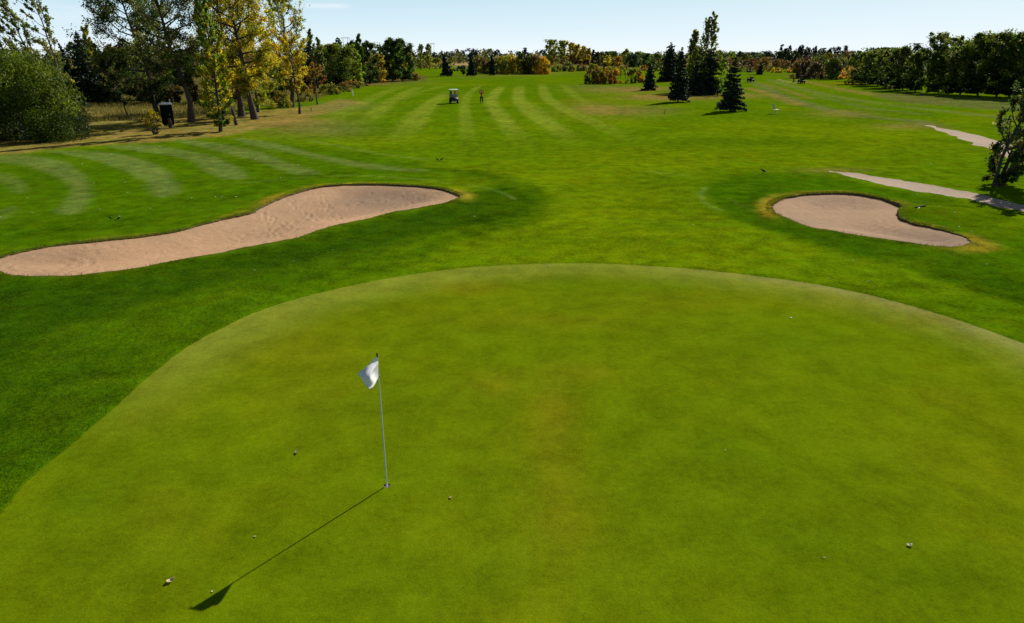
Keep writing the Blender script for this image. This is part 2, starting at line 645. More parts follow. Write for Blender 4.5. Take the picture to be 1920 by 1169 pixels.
    z_dark = zone([(-60, 515), (10, 524), (100, 527), (220, 517), (400, 486), (560, 453), (700, 416), (800, 394), (880, 366), (950, 352), (1000, 370),
                   (1005, 388), (960, 408), (900, 420), (820, 434), (740, 455), (640, 480), (540, 502), (440, 525), (330, 555), (220, 585), (100, 625),
                   (-20, 680), (-300, 760), (-400, 560)], 0.35, 0.35)
    lay(z_dark * (1 - .2 * blob(X, Y, 1005, 372, 60, 30)), ROUGH, 0.9)
    lay(blob(X, Y, 20, 760, 170, 120) * 0.55, ROUGH, 0.9)
    lay(blob(X, Y, 700, 530, 130, 14) * 0.75 + blob(X, Y, 560, 560, 120, 18) * 0.5 + blob(X, Y, 820, 492, 120, 14) * 0.6, FAIR * 1.12)
    # ring round the right-hand sand
    z_r = zone([(1318, 372), (1312, 356), (1330, 342), (1380, 330), (1450, 325), (1540, 330), (1640, 350), (1760, 372), (1860, 396), (1960, 440),
                (2040, 500), (2060, 600), (1920, 585), (1820, 540), (1700, 505), (1600, 480), (1500, 456), (1420, 428), (1360, 402)], 0.7, 0.5)
    lay(z_r * 0.95, MEDR * np.array((0.78, 0.92, 1.0)), 0.7)
    lay(zone([(1390, 385), (1420, 352), (1480, 350), (1420, 380), (1440, 405), (1520, 432), (1640, 455), (1760, 476), (1900, 500), (2000, 560), (1880, 555),
              (1740, 512), (1600, 478), (1480, 446), (1410, 415)], 0.5, 0.7) * 0.7, ROUGH, 0.9)
    for a in ((1780, 400, 90, 16, .6), (1880, 430, 60, 20, .5), (1650, 495, 130, 10, .25)):
        lay(blob(X, Y, *a[:4]) * a[4], LIME * 0.85)

    # dry turf under and beside the trees
    z_dry = zone([(-60, 290), (60, 285), (170, 274), (300, 268), (410, 258), (470, 246), (530, 236), (575, 222), (625, 210), (660, 200), (690, 193), (640, 186), (580, 200),
                  (520, 205), (440, 212), (360, 205), (300, 190), (170, 185), (-60, 190)], 0.8, 0.9, 1.4)
    lay(z_dry * 0.92, np.array((0.185, 0.175, 0.034)), 0.9)
    lay(z_dry * np.clip(.45 + n3 * 1.2 + n1, 0, 1), TAN * 1.05, 0.9)
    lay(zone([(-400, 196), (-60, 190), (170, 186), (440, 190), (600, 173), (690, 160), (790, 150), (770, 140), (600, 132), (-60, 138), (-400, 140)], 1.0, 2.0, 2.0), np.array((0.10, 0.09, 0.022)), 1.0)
    lay(blob(X, Y, 560, 232, 75, 15) * (0.75 + n1), TAN, 0.8)
    lay(blob(X, Y, 620, 242, 70, 12) * 0.5 * (1 + n1), STALE, 0.7)
    lay(blob(X, Y, 650, 200, 60, 10) * 0.6 * (1 + n1), STALE * 1.2, 0.7)
    lay(blob(X, Y, 440, 280, 60, 8) * 0.45 * (1 + n1), TAN * 0.7, 0.7)
    lay(zone([(160, 232), (170, 200), (240, 196), (340, 196), (450, 190), (450, 205), (330, 222), (240, 226)], 1.0, 1.0, 1.0) * 0.9, np.array((0.20, 0.175, 0.05)), 1.0)
    for a in ((1150, 208, 75, 9, .9, TAN), (1110, 200, 40, 7, .6, TAN), (1160, 168, 70, 5, .9, TAN), (1215, 166, 60, 4, .9, TAN), (1130, 162, 60, 4, .7, STALE),
              (1090, 190, 40, 6, .5, GOLD * .7), (1240, 182, 70, 5, .9, TAN), (1300, 180, 90, 5, .9, TAN), (1220, 206, 50, 8, .6, STALE), (1390, 178, 40, 4, .7, TAN),
              (690, 158, 90, 3, .5, TAN * .8), (760, 153, 60, 2.0, .7, STALE), (960, 141, 80, 1.3, .8, TAN), (900, 145, 60, 2, .5, STALE),
              (1020, 136, 60, 1.5, .6, TAN), (1590, 157, 60, 3, .7, GOLD * .8), (1650, 170, 40, 3, .4, STALE), (1500, 142, 60, 2, .5, STALE)):
        lay(blob(X, Y, *a[:4]) * a[4] * (0.85 + n1), a[5], 0.8)
    # mowing stripes
    stripes = [
        ([(-20, 296), (66, 294), (120, 308), (160, 341), (160, 376), (142, 398), (118, 396), (138, 356), (109, 330), (55, 311), (-20, 300)], 1.0),
        ([(91, 285), (182, 286), (255, 298), (310, 320), (330, 354), (317, 366), (300, 366), (270, 337), (226, 315), (164, 297)], 1.0),
        ([(204, 277), (273, 275), (346, 284), (419, 302), (460, 329), (437, 336), (401, 326), (357, 300), (292, 288)], 1.0),
        ([(328, 264), (394, 269), (474, 284), (547, 309), (598, 325), (547, 324), (492, 304), (419, 286)], 1.0),
        ([(437, 260), (510, 269), (583, 288), (656, 302), (720, 311), (800, 320), (760, 321), (700, 317), (638, 307), (565, 290), (492, 277)], 0.9),
        ([(-20, 326), (22, 330), (44, 347), (38, 362), (20, 345), (-20, 340)], 0.6),
        ([(-20, 405), (20, 388), (26, 392), (0, 410), (-20, 420)], 0.5)]
    edge = n3 * 0.5 + n1 * 0.5
    lay(zone([(-200, 292), (60, 290), (200, 278), (420, 262), (560, 272), (760, 300), (820, 330), (700, 345), (560, 352), (480, 390), (300, 440), (60, 470), (-200, 520)], 1.0, 1.2) * .7, FAIR * np.array((.62, .75, .8)))
    for pts, k in stripes:
        d = sdf(catmull(gps(pts), 3), X, Y, 10.0) + edge * .8 - .12
        lay(smooth(0.35, -0.35, d) * k * (0.9 + n3 * 0.5), STRIPE * np.array((.74, .78, .72)))
    lines = [([(943, 160), (921, 187), (943, 224), (995, 285)], .85, .95), ([(976, 160), (972, 184), (997, 213), (1045, 246), (1100, 282)], 0.95, .95),
             ([(1016, 156), (1023, 180), (1059, 206), (1114, 231), (1215, 278)], .9, .85), ([(1055, 158), (1078, 180), (1125, 205)], .9, .55),
             ([(905, 158), (880, 175), (872, 195), (873, 231), (884, 290)], .6, .7), ([(841, 171), (808, 195), (779, 231), (725, 276)], 1.0, .8),
             ([(793, 160), (742, 184), (706, 213), (669, 245)], 1.0, .7), ([(760, 160), (700, 182), (640, 215), (600, 245)], 1.1, .5),
             ([(820, 182), (770, 216), (736, 250)], .5, .4), ([(990, 190), (1030, 222), (1065, 262)], .5, .4), ([(850, 157), (790, 172), (730, 195)], 1., .4)]
    for pts, w, k in lines:
        d = dline(catmull(gps(pts), 6, False), X, Y) + edge * 0.6
        q0, q1 = gp(*pts[0])[:2], gp(*pts[-1])[:2]
        ln = max(np.hypot(*(q1 - q0)) * .22, 4.0)
        fade = smooth(-1.0, ln, np.hypot(X - q1[0], Y - q1[1])) * smooth(-3.0, ln, np.hypot(X - q0[0], Y - q0[1]))
        lay(smooth(w * 1.65, w * 0.5, d) * min(k * .95, 1) * fade * (0.9 + n1 * 0.7 + n3 * .3), np.array((0.175, 0.240, 0.018)))
    for pts, w, k in [([(440, 345), (520, 337), (600, 331), (680, 330), (760, 334), (840, 343), (905, 352), (945, 363), (966, 375)], .13, .6),
                      ([(1350, 395), (1322, 380), (1314, 364), (1324, 350)], .16, .7), ([(580, 264), (640, 276), (720, 290), (800, 300)], .3, .5),
                      ([(1440, 405), (1395, 388), (1368, 372)], .1, .3), ([(1215, 322), (1290, 330)], .2, .4)]:
        d = dline(catmull(gps(pts), 6, False), X, Y) + n3 * 0.12
        lay(smooth(w * 1.6, w * 0.2, d) * k * .45 * (1 + n1), STRIPE * 1.1)
    # greyish swathes on the far right fairway
    for pts, w, k, c in [([(1400, 152), (1424, 160), (1475, 182), (1548, 204), (1621, 218), (1712, 226), (1749, 237)], 1.5, .8, GREY),
                         ([(1440, 150), (1500, 166), (1600, 186), (1700, 200), (1900, 222)], 1.6, .6, GREY * 1.1),
                         ([(1480, 146), (1540, 160), (1640, 176), (1760, 186)], 1.4, .7, TAN), ([(1400, 165), (1430, 172), (1470, 186), (1500, 196)], 1.5, .8, TAN),
                         ([(1430, 157), (1470, 168), (1520, 184)], 1.0, .6, TAN), ([(1580, 168), (1680, 184), (1760, 192)], 1.8, .7, TAN),
                         ([(1530, 178), (1620, 200), (1740, 214)], 1.0, .5, GREY), ([(1500, 162), (1560, 176), (1660, 196), (1800, 214)], .9, .5, LIME),
                         ([(1460, 150), (1478, 154), (1496, 157)], .8, .8, STRAW)]:
        d = dline(catmull(gps(pts), 6, False), X, Y) + edge * 1.2
        lay(smooth(w * 1.3, w * 0.2, d) * k * (0.85 + n1), c)
    lay(zone([(1640, 176), (1700, 176), (1860, 186), (2050, 190), (2050, 215), (1900, 208), (1780, 198), (1690, 192)], 1.5, 1.5, 2.0) * 0.85, STALE, 0.8)
    for a in ((1700, 236, 60, 6, .5), (1580, 212, 60, 7, .45), (1560, 320, 60, 5, .4)):
        lay(blob(X, Y, *a[:4]) * a[4] * (1 + n1), TAN)
    # beyond the course: stubble and rank grass
    bear = np.degrees(np.arctan2(X, Y))
    far = smooth(420, 560, D)
    lay(far, np.array((0.17, 0.15, 0.05)), 1.0)
    lay(smooth(540, 600, D) * smooth(1.5, -1.5, bear), STRAW, 1.0)
    lay(smooth(-26, -34, bear) * smooth(95, 120, D), np.array((0.13, 0.12, 0.03)), 1.0)
    lay(smooth(330, 380, D) * smooth(22, 25, bear), np.array((0.14, 0.12, 0.03)), 1.0)
    # tired yellow edge at the sand
    for s_, spots in ((s_bl, ((520, 378, 45, 14, 1.0), (575, 350, 60, 8, .8), (880, 366, 34, 10, 1.0), (700, 343, 170, 6, .6), (440, 405, 60, 8, .5), (250, 448, 200, 8, .45))),
                      (s_br, ((1438, 388, 22, 22, 1.0), (1480, 366, 50, 8, .6), (1590, 358, 80, 6, .6), (1840, 456, 60, 14, 1.0), (1750, 425, 60, 6, .5),
                              (1860, 472, 50, 8, .8), (1685, 384, 30, 8, .6)))):
        near = smooth(1.1, 0.25, np.maximum(s_, 0) + n3 * 0.8)
        for a in spots:
            lay(near * np.clip(blob(X, Y, *a[:4]) * 1.6, 0, 1) * a[4], GOLD * (0.9 + 0.5 * n3[:, None]), 1.0)
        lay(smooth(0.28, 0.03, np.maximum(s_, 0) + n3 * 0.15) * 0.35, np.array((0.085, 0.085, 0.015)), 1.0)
    # putting surface
    gcol = np.empty_like(col)
    gcol[:] = GREENC

    def glay(w, c):
        nonlocal gcol
        w = np.clip(w, 0, 1)[:, None]
        gcol = gcol * (1 - w) + c * w
    glay(smooth(-0.05, 0.25, n2) * 0.45, np.array((0.090, 0.170, 0.002)))
    glay(smooth(0.0, -0.3, n2) * 0.22, np.array((0.165, 0.170, 0.004)))
    PALE = np.array((0.185, 0.220, 0.022))
    glay(smooth(-2.3, -0.2, s_green + n1 * 0.8) * smooth(9, 15, Y) * 0.85, PALE)
    glay(smooth(-0.9, -0.1, s_green + n3 * 0.3) * smooth(3, 9, X) * 0.6, np.array((0.24, 0.24, 0.07)))
    OCH = np.array((0.170, 0.160, 0.005))
    for a in ((1040, 780, 45, 90, .5), (1050, 960, 60, 90, .3), (920, 720, 60, 25, .35), (1000, 600, 160, 16, .3), (560, 660, 120, 40, .35), (880, 540, 60, 12, .4),
              (1300, 560, 200, 20, .25), (620, 740, 140, 50, .2), (1100, 700, 60, 20, .35), (300, 960, 90, 60, .2), (1740, 600, 60, 12, .4), (1760, 740, 50, 20, .3)):
        glay(blob(X, Y, *a[:4]) * a[4] * 1.1 * (0.9 + n1), OCH)
    for a in ((1480, 640, 150, 30, .35), (1400, 850, 220, 60, .25), (1640, 690, 70, 20, .35), (200, 890, 120, 60, .35), (700, 760, 120, 40, .2), (1450, 1000, 180, 60, .3),
              (1750, 1080, 120, 60, .4), (880, 900, 120, 60, .2), (140, 940, 60, 30, .4), (1060, 530, 60, 12, .3), (840, 1080, 200, 50, .25)):
        glay(blob(X, Y, *a[:4]) * a[4] * (0.9 + n1), np.array((0.062, 0.135, 0.002)))
    isg = (S["green"] < 0)

    tone = np.clip(0.25 + n2 * 1.4 + n1 * 0.9, 0, 1)
    tone = np.where(X > 4, np.clip(tone + 0.55, 0, 1), tone)
    lt = blob(X, Y, 740, 365, 160, 20)
    tone = np.clip(tone + lt * 0.45, 0, 1)

    # ---- cut the sheet along the outlines
    N0 = len(X)
    idx = np.arange(N0).reshape(nr, nt_)
    A, B = idx[:-1, :], idx[1:, :]
    q = np.stack([A, np.roll(A, -1, 1), np.roll(B, -1, 1), B], -1).reshape(-1, 4)
    names = ["hole", "green", "bl", "br", "pa", "pb"]
    cls = np.full(len(q), -1)                      # -1 ground, index into names otherwise, -2 mixed
    done = np.zeros(len(q), bool)
    mixed = np.zeros(len(q), bool)
    for k, nm in enumerate(names):
        neg = (S[nm] < 0)[q]
        allin = neg.all(1)
        some = neg.any(1) & ~allin
        mixed |= some
        put = allin & ~done
        cls[put] = k
        done |= put
    cls[mixed] = -2
    ext = {"X": list(), "Y": list()}
    src = []                                         # (i, j, t) for each cut vertex
    cache = {}
    SV = {nm: S[nm] for nm in names}

    def val(nm, v):
        if v < N0:
            return SV[nm][v]
        i, j, t = src[v - N0]
        return val(nm, i) * (1 - t) + val(nm, j) * t

    def cut(poly, nm):
        vs = [val(nm, v) for v in poly]
        inn, out = [], []
        n = len(poly)
        for a in range(n):
            i, j = poly[a], poly[(a + 1) % n]
            vi, vj = vs[a], vs[(a + 1) % n]
            (inn if vi < 0 else out).append(i)
            if (vi < 0) != (vj < 0):
                lo_, hi_ = (i, j) if i < j else (j, i)
                key = (nm, lo_, hi_)
                if key not in cache:
                    a_, b_ = (vi, vj) if i < j else (vj, vi)
                    cache[key] = N0 + len(src)
                    src.append((lo_, hi_, min(max(a_ / (a_ - b_), 0.001), 0.999)))
                inn.append(cache[key])
                out.append(cache[key])
        return inn, out

    faces = {k: [] for k in ["ground"] + names}
    for f in q[cls == -2]:
        polys = [list(int(v) for v in f)]
        for nm in names:
            nxt = []
            for p in polys:
                i_, o_ = cut(p, nm)
                if len(i_) >= 3:
                    faces[nm].append(i_)
                if len(o_) >= 3:
                    nxt.append(o_)
            polys = nxt
        faces["ground"] += polys
    full = {"ground": q[cls == -1]}
    for k, nm in enumerate(names):
        full[nm] = q[cls == k]

    def interp(arr):
        arr = np.asarray(arr)
        ex = np.empty((len(src),) + arr.shape[1:])
        for n_, (i, j, t) in enumerate(src):
            ai = arr[i] if i < N0 else ex[i - N0]
            aj = arr[j] if j < N0 else ex[j - N0]
            ex[n_] = ai * (1 - t) + aj * t
        return np.concatenate([arr, ex]) if len(src) else arr
    X2, Y2, Z2 = interp(X), interp(Y), interp(Z)
    C2 = interp(np.concatenate([col, coarse[:, None]], 1))
    GC2 = interp(np.concatenate([gcol, np.full((N0, 1), 0.12)], 1))
    T2 = interp(tone)
    SBL2, SBR2 = interp(s_bl), interp(s_br)
    S2 = {nm: interp(S[nm]) for nm in names}
    n_all = len(X2)

    def emit(name, key, mats, zz, cols, extra=None):
        fl = [full[key]] if len(full[key]) else []
        for k in (3, 4, 5, 6, 7):
            g = [p for p in faces[key] if len(p) == k]
            if g:
                fl.append(np.array(g))
        used = np.zeros(n_all, bool)
        for f in fl:
            used[f.ravel()] = True
        remap = np.cumsum(used) - 1
        V = np.stack([X2, Y2, zz], 1)[used]
        F = [remap[f] for f in fl]
        nf = sum(len(f) for f in F)
        cols = {k: v[used] for k, v in cols.items()}
        mi = None
        if extra is not None:
            EV, EF, emi = extra
            base = len(V)
            V = np.concatenate([V, EV])
            F.append(EF + base)
            mi = np.concatenate([np.zeros(nf, int), np.full(len(EF), emi)])
            cols = {k: np.concatenate([v, np.zeros((len(EV), v.shape[1]))]) for k, v in cols.items()}
        o = mesh_np(name, V, F, mats, None, True, cols, mi)
        return tag(o, kind="structure")

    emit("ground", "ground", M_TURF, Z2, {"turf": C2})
    emit("putting_green", "green", M_TURF, Z2, {"turf": GC2})
    tcol = np.stack([T2, T2, T2, np.ones_like(T2)], 1)

    # sand: dished, with a lip of cut turf round it; feet and rakes have left marks
    rng = np.random.default_rng(4)

    def sand(name, key, sd, lipfar, lipnear, steps, rakes):
        lo = np.where(sd < 2, 1, 0)
        cx, cy = (BUNK_L if key == "bl" else BUNK_R).mean(0)
        # outline direction relative to the sun: the far right edge is the high side
        g = smooth(-3.0, 3.0, (X2 - cx) * SUN.x * 0.6 + (Y2 - cy) * SUN.y * 1.4)
        lip = lipnear + (lipfar - lipnear) * g
        if key == "br":
            lip = lip + 0.16 * np.exp(-(((X2 - TONGUE[0]) ** 2) / 5 + ((Y2 - TONGUE[1]) ** 2) / 4))
        zs = Z2 - lip - 0.22 * smooth(0.0, -2.2, sd) + 0.05 * fbm(X2 / 1.2, Y2 / 1.2, 71) * smooth(0.0, -0.4, sd)
        inner = smooth(-0.05, -0.3, sd)
        m = np.where((sd < 0.3) & lo.astype(bool))[0]
        xs, ys = X2[m], Y2[m]
        dz = np.zeros(len(m))
        for (sx, sy, ang, ln, wd, dp) in steps:
            u = (xs - sx) * math.cos(ang) + (ys - sy) * math.sin(ang)
            v = -(xs - sx) * math.sin(ang) + (ys - sy) * math.cos(ang)
            e = (u / ln) ** 2 + (v / wd) ** 2
            dz += -dp * np.exp(-e * 1.5) + dp * 0.2 * np.exp(-(np.sqrt(e) - 1.45) ** 2 * 5)
        for (pc, r0, r1, k) in rakes:
            rr = np.hypot(xs - pc[0], (ys - pc[1]))
            band = smooth(r0, r0 + 0.2, rr) * smooth(r1, r1 - 0.2, rr)
            dz += k * band * np.sin(rr * 2 * math.pi / 0.34) * (0.5 + vnoise(xs * 2, ys * 2, 77))
        zs[m] += dz * inner[m]
        # lip faces along the cut
        EV, EF = [], []
        for (nm, a, b), v in cache.items():
            pass
        gset = {}
        for p in faces[key]:
            n = len(p)
            for a in range(n):
                i, j = p[a], p[(a + 1) % n]
                if i >= N0 and j >= N0:
                    gset[(i, j)] = 1
        for (i, j) in gset:
            if abs(S2[key][i]) > 1e-3 or abs(S2[key][j]) > 1e-3:
                continue
            k = len(EV)
            for v in (i, j):
                EV.append((X2[v], Y2[v], Z2[v] + 0.002))
            for v in (j, i):
                EV.append((X2[v], Y2[v], zs[v] - 0.002))
            EF.append((k, k + 1, k + 2, k + 3))
        extra = (np.array(EV), np.array(EF), 1) if EF else None
        emit(name, key, [M_SAND, M_SOIL], zs, {"tone": tcol}, extra)
        return zs

    stl = []
    for path_pts, sp in (([(505, 430), (560, 415), (600, 395), (680, 380), (760, 372), (830, 372)], .33), ([(480, 405), (520, 420), (560, 436), (600, 425)], .3),
                         ([(640, 420), (620, 396), (600, 372), (590, 362)], .34), ([(700, 400), (760, 385), (800, 366)], .32), ([(520, 450), (480, 440), (440, 450)], .3),
                         ([(500, 400), (510, 430), (520, 452)], .3), ([(540, 380), (600, 410), (650, 415)], .3)):
        P = catmull(gps(path_pts, -0.2), 24, False)
        acc = 0.0
        side = 1
        for a in range(len(P) - 1):
            d = P[a + 1] - P[a]
            acc += np.hypot(*d)
            if acc > sp:
                acc = 0.0
                side = -side
                ang = math.atan2(d[1], d[0]) + rng.normal(0, .2)
                off = np.array((-math.sin(ang), math.cos(ang))) * 0.13 * side
                stl.append((P[a][0] + off[0] + rng.normal(0, .05), P[a][1] + off[1] + rng.normal(0, .05), ang, .17, .075, rng.uniform(.035, .065)))
    for k in range(150):
        i = rng.integers(len(BUNK_L))
        px, py = rng.uniform(-10, 850), rng.uniform(350, 520)
        g = gp(px, py, -0.2)
        if dist_poly(BUNK_L, np.array([g[0]]), np.array([g[1]]))[0] < -0.25 and (px > 420 or rng.random() < .25):
            stl.append((g[0], g[1], rng.uniform(0, 3.14), .15, .08, rng.uniform(.015, .05)))
    rk = [(gp(260, 505), 0.5, 2.4, .008), (gp(80, 495), 0.3, 1.6, .010)]
    sand("sand_bunker", "bl", SBL2, 0.075, 0.03, stl, rk)
    stl = []
    for k in range(60):
        px, py = rng.uniform(1450, 1810), rng.uniform(366, 462)
        g = gp(px, py, -0.2)
        if dist_poly(BUNK_R, np.array([g[0]]), np.array([g[1]]))[0] < -0.25:
            stl.append((g[0], g[1], rng.uniform(0, 3.14), .14, .07, rng.uniform(.01, .03)))
    rk = [(gp(1730, 440), 0.8, 2.6, .012), (gp(1570, 405), 1.0, 3.2, .007)]
    sand("sand_bunker", "br", SBR2, 0.085, 0.03, stl, rk)
    for key in ("pa", "pb"):
        zz = Z2 - 0.02 * smooth(0.0, -0.3, S2[key]) + 0.03 * fbm(X2 * 1.1, Y2 * 1.1, 81)* smooth(0.0, -0.3, S2[key])
        emit("gravel_path", key, M_PATH, zz, {"tone": tcol})


build_ground()

# ------------------------------------------------------------------ vegetation
# leaf colours (albedo)
DKG = (0.020, 0.036, 0.012)
MDG = (0.055, 0.095, 0.014)
GRN = (0.095, 0.160, 0.020)
LIMEL = (0.220, 0.270, 0.018)
OLV = (0.120, 0.130, 0.020)
YEL = (0.460, 0.310, 0.016)
YGR = (0.290, 0.270, 0.024)
GRY = (0.165, 0.185, 0.075)
ORG = (0.420, 0.190, 0.018)
BRN = (0.170, 0.100, 0.035)
RST = (0.210, 0.080, 0.022)
PUR = (0.085, 0.055, 0.040)
SPR = (0.012, 0.026, 0.014)
SPB = (0.022, 0.040, 0.026)


def unit(v):
    return v / (np.linalg.norm(v, axis=-1, keepdims=True) + 1e-9)


def leaves(name, C, size, nrm, col, parent, trans=0.35, elong=1.35):
    """one foliage mesh: a small kite-shaped leaf or leaf spray per centre"""
    n = len(C)
    rng = np.random.default_rng(n)
    a = unit(np.cross(nrm, rng.normal(size=(n, 3))))
    b = np.cross(nrm, a)
    s = size[:, None] * 0.5
    fold = nrm * s * 0.35
    V = np.empty((n, 4, 3))
    V[:, 0] = C - a * s * elong
    V[:, 1] = C + b * s * 0.8 + fold
    V[:, 2] = C + a * s * elong
    V[:, 3] = C - b * s * 0.8 + fold
    F = np.arange(n * 4).reshape(n, 4)
    cc = np.repeat(np.concatenate([col, np.full((n, 1), trans)], 1), 4, axis=0)
    return mesh_np(name, V.reshape(-1, 3), [F], M_LEAF, parent, False, {"leaf": cc})


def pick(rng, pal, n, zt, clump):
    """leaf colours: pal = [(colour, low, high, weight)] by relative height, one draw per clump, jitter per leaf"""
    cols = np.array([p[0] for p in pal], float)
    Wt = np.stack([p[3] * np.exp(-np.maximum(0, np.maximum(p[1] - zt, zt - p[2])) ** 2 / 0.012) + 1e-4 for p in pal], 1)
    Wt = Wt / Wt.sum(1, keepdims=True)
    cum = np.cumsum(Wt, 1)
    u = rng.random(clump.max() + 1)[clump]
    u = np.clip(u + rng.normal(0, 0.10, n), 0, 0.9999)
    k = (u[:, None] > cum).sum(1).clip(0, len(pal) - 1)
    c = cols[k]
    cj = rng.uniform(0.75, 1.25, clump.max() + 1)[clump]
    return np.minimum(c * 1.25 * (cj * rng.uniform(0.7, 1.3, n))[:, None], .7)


PROF = {
    "oval": lambda t: np.sin(np.pi * np.clip(t, 0.0, 1) ** 0.85) ** 0.7,
    "column": lambda t: np.clip(1.0 - 0.75 * t ** 2, 0, 1) * np.clip(t * 6 + 0.35, 0, 1),
    "spire": lambda t: np.clip((1.05 - t), 0, 1) ** 0.75 * np.clip(t * 5 + 0.3, 0, 1),
    "vase": lambda t: np.clip(0.25 + 0.95 * t, 0, 1) * np.clip((1.02 - t) * 4, 0, 1) ** 0.6,
    "top": lambda t: np.clip((t - 0.05) * 2.5, 0.1, 1) * np.clip((1.04 - t) * 3, 0, 1) ** 0.6,
}


def broadleaf(name, label, cat, px, py, top, wpx, pal, prof="oval", base=0.2, limbs=18, twigs=6, up=0.6, cover=3.0, lean=0.0, group=None, seed=1,
              trunk_r=None, bark=None, leaf_k=1.0, spread=0.55, trans=0.5, depth=1.0, trunks=1, loc=None, wind=0.0):
    """tapered trunk, limbs and twigs, with leaf sprays gathered round the twigs. lean and wpx are in photograph pixels at the trunk's distance"""
    rng = np.random.default_rng(seed)
    g = gp(px, py) if loc is None else np.array(loc)
    zg = float(hgt(g[0], g[1]))
    f = fwd(g[1])
    h = height_to(g[1], top) - zg
    w = wpx * f / FPX
    ln = lean * f / FPX
    dist = math.hypot(g[0], g[1])
    root = thing(name, label, cat, (g[0], g[1], zg), 0, group)
    r0 = trunk_r if trunk_r else max(0.04, h * 0.011)
    wood = Acc()
    segs = []
    tr = []
    for q in range(trunks):
        n = 9
        tt = np.linspace(0, 1, n)
        bx, by = (rng.normal(0, w * 0.10, 2) if trunks > 1 else (0.0, 0.0))
        tp = np.stack([bx + ln * tt ** 1.3 + bx * 2.0 * tt + np.cumsum(rng.normal(0, 0.010 * h, n)) * (tt > 0),
                       by + by * 2.0 * tt + np.cumsum(rng.normal(0, 0.010 * h, n)) * (tt > 0), tt * h * (0.97 if q == 0 else rng.uniform(.8, .97)) - 0.05], 1)
        rad = r0 / math.sqrt(trunks) * (1 - tt) ** 0.8 + 0.012
        rad[0] *= 1.45
        wood.tube(tp, rad, 8)
        tr.append((tt, tp, rad))
    ga = rng.uniform(0, 6.28)
    for i in range(limbs):
        tt, tp, rad = tr[i % trunks]
        t = base * 0.85 + (0.97 - base * 0.85) * ((i + rng.uniform(0, .8)) / limbs)
        p = np.array([np.interp(t, tt, tp[:, k]) for k in range(3)])
        rr = np.interp(t, tt, rad)
        tc_ = np.clip((t - base) / (1 - base), 0, 1)
        ga += 2.4 + rng.normal(0, .35)
        rise = up * rng.uniform(.8, 1.2) * (0.45 + 0.6 * tc_) - 0.45 * (1 - tc_) ** 2
        L = w * 0.5 * float(PROF[prof](min(tc_ + rise * 0.12, 1.0))) * rng.uniform(.7, 1.12) + 0.03 * h
        e = np.array((math.cos(ga), math.sin(ga) * depth, 0.0))
        pts = [p]
        for k in range(1, 5):
            s = k / 4
            pts.append(p + e * L * s ** 0.85 * (1 - 0.12 * s) + np.array((wind * w * s * s, 0, L * rise * (s + 0.35 * s * s))) + rng.normal(0, 0.03 * L, 3))
        pts = np.array(pts)
        pts[:, 2] = np.minimum(pts[:, 2], h * 1.0 + rng.normal(0, 0.02 * h))
        wood.tube(pts, np.linspace(min(rr * 0.6, r0 * .5), 0.012, 5), 5)
        segs.append((pts[2], pts[4], 0.6))
        for k in range(twigs):
            s = rng.uniform(0.25, 1.0)
            q = pts[0] + 0
            x = s * 4
            a = min(int(x), 3)
            q = pts[a] * (1 - (x - a)) + pts[a + 1] * (x - a)
            d = unit(unit(pts[4] - pts[0]) * 0.7 + rng.normal(0, .55, 3) + np.array((wind * 1.2, 0, max(rise, 0) * (0.45 if up < 1.2 else .8))))
            l = rng.uniform(.25, .5) * max(L, w * .22) * (1.15 - 0.4 * s)
            q2 = q + d * l
            segs.append((q, q2, 1.0))
            if dist < 110:
                wood.tube([q, (q + q2) / 2 + rng.normal(0, .04 * l, 3), q2], [0.03, 0.018, 0.006], 4)
    if base <= 0.12:                                     # foliage down to the ground
        for k in range(16):
            a, rr = rng.uniform(0, 6.283), w * .5 * rng.uniform(.3, .85) * float(PROF[prof](0.22) if prof != "vase" else .5)
            q = np.array((math.cos(a) * rr, math.sin(a) * rr * depth, h * rng.uniform(.03, .26)))
            segs.append((q, q + unit(rng.normal(size=3)) * w * .14, 1.6))
    # crown tip
    tt, tp, rad = tr[0]
    for k in range(4):
        q = tp[-2] * (1 - k / 4) + tp[-1] * (k / 4)
        segs.append((q, q + unit(rng.normal(0, .35, 3) + np.array((wind, 0, 1.0))) * w * 0.16, .8))
    s0 = max(0.10, dist * 0.00165) * leaf_k
    if dist > 130:
        spread, cover = spread * 1.6, cover * 1.6
    ntot = int(2.1 * cover * (w * (h * (1 - base))) / (s0 * s0 * 0.8))
    ns = len(segs)
    wt = np.array([sg[2] for sg in segs]) * rng.uniform(.5, 1.5, ns)
    cl_ = rng.choice(ns, ntot, p=wt / wt.sum())
    A = np.array([sg[0] for sg in segs])[cl_]
    B = np.array([sg[1] for sg in segs])[cl_]
    u = rng.beta(1.4, 1.0, ntot)[:, None]
    sig = spread * np.clip(np.linalg.norm(B - A, axis=1, keepdims=True), .25, 99) * 0.42
    C = A + (B - A) * u + rng.normal(size=(ntot, 3)) * sig * np.array((1, 1, .85))
    keep = (C[:, 2] > 0.04 * h) & (C[:, 2] < h * 1.04)
    C, cl_ = C[keep], cl_[keep]
    nrm = unit(rng.normal(size=(len(C), 3)) + np.array((0, 0, .45)))
    size = s0 * rng.uniform(.6, 1.4, len(C))
    zt = np.clip(C[:, 2] / h, 0, 1)
    wood.build("trunk", bark or M_BARK, root)
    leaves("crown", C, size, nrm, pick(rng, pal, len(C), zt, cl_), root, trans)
    return root


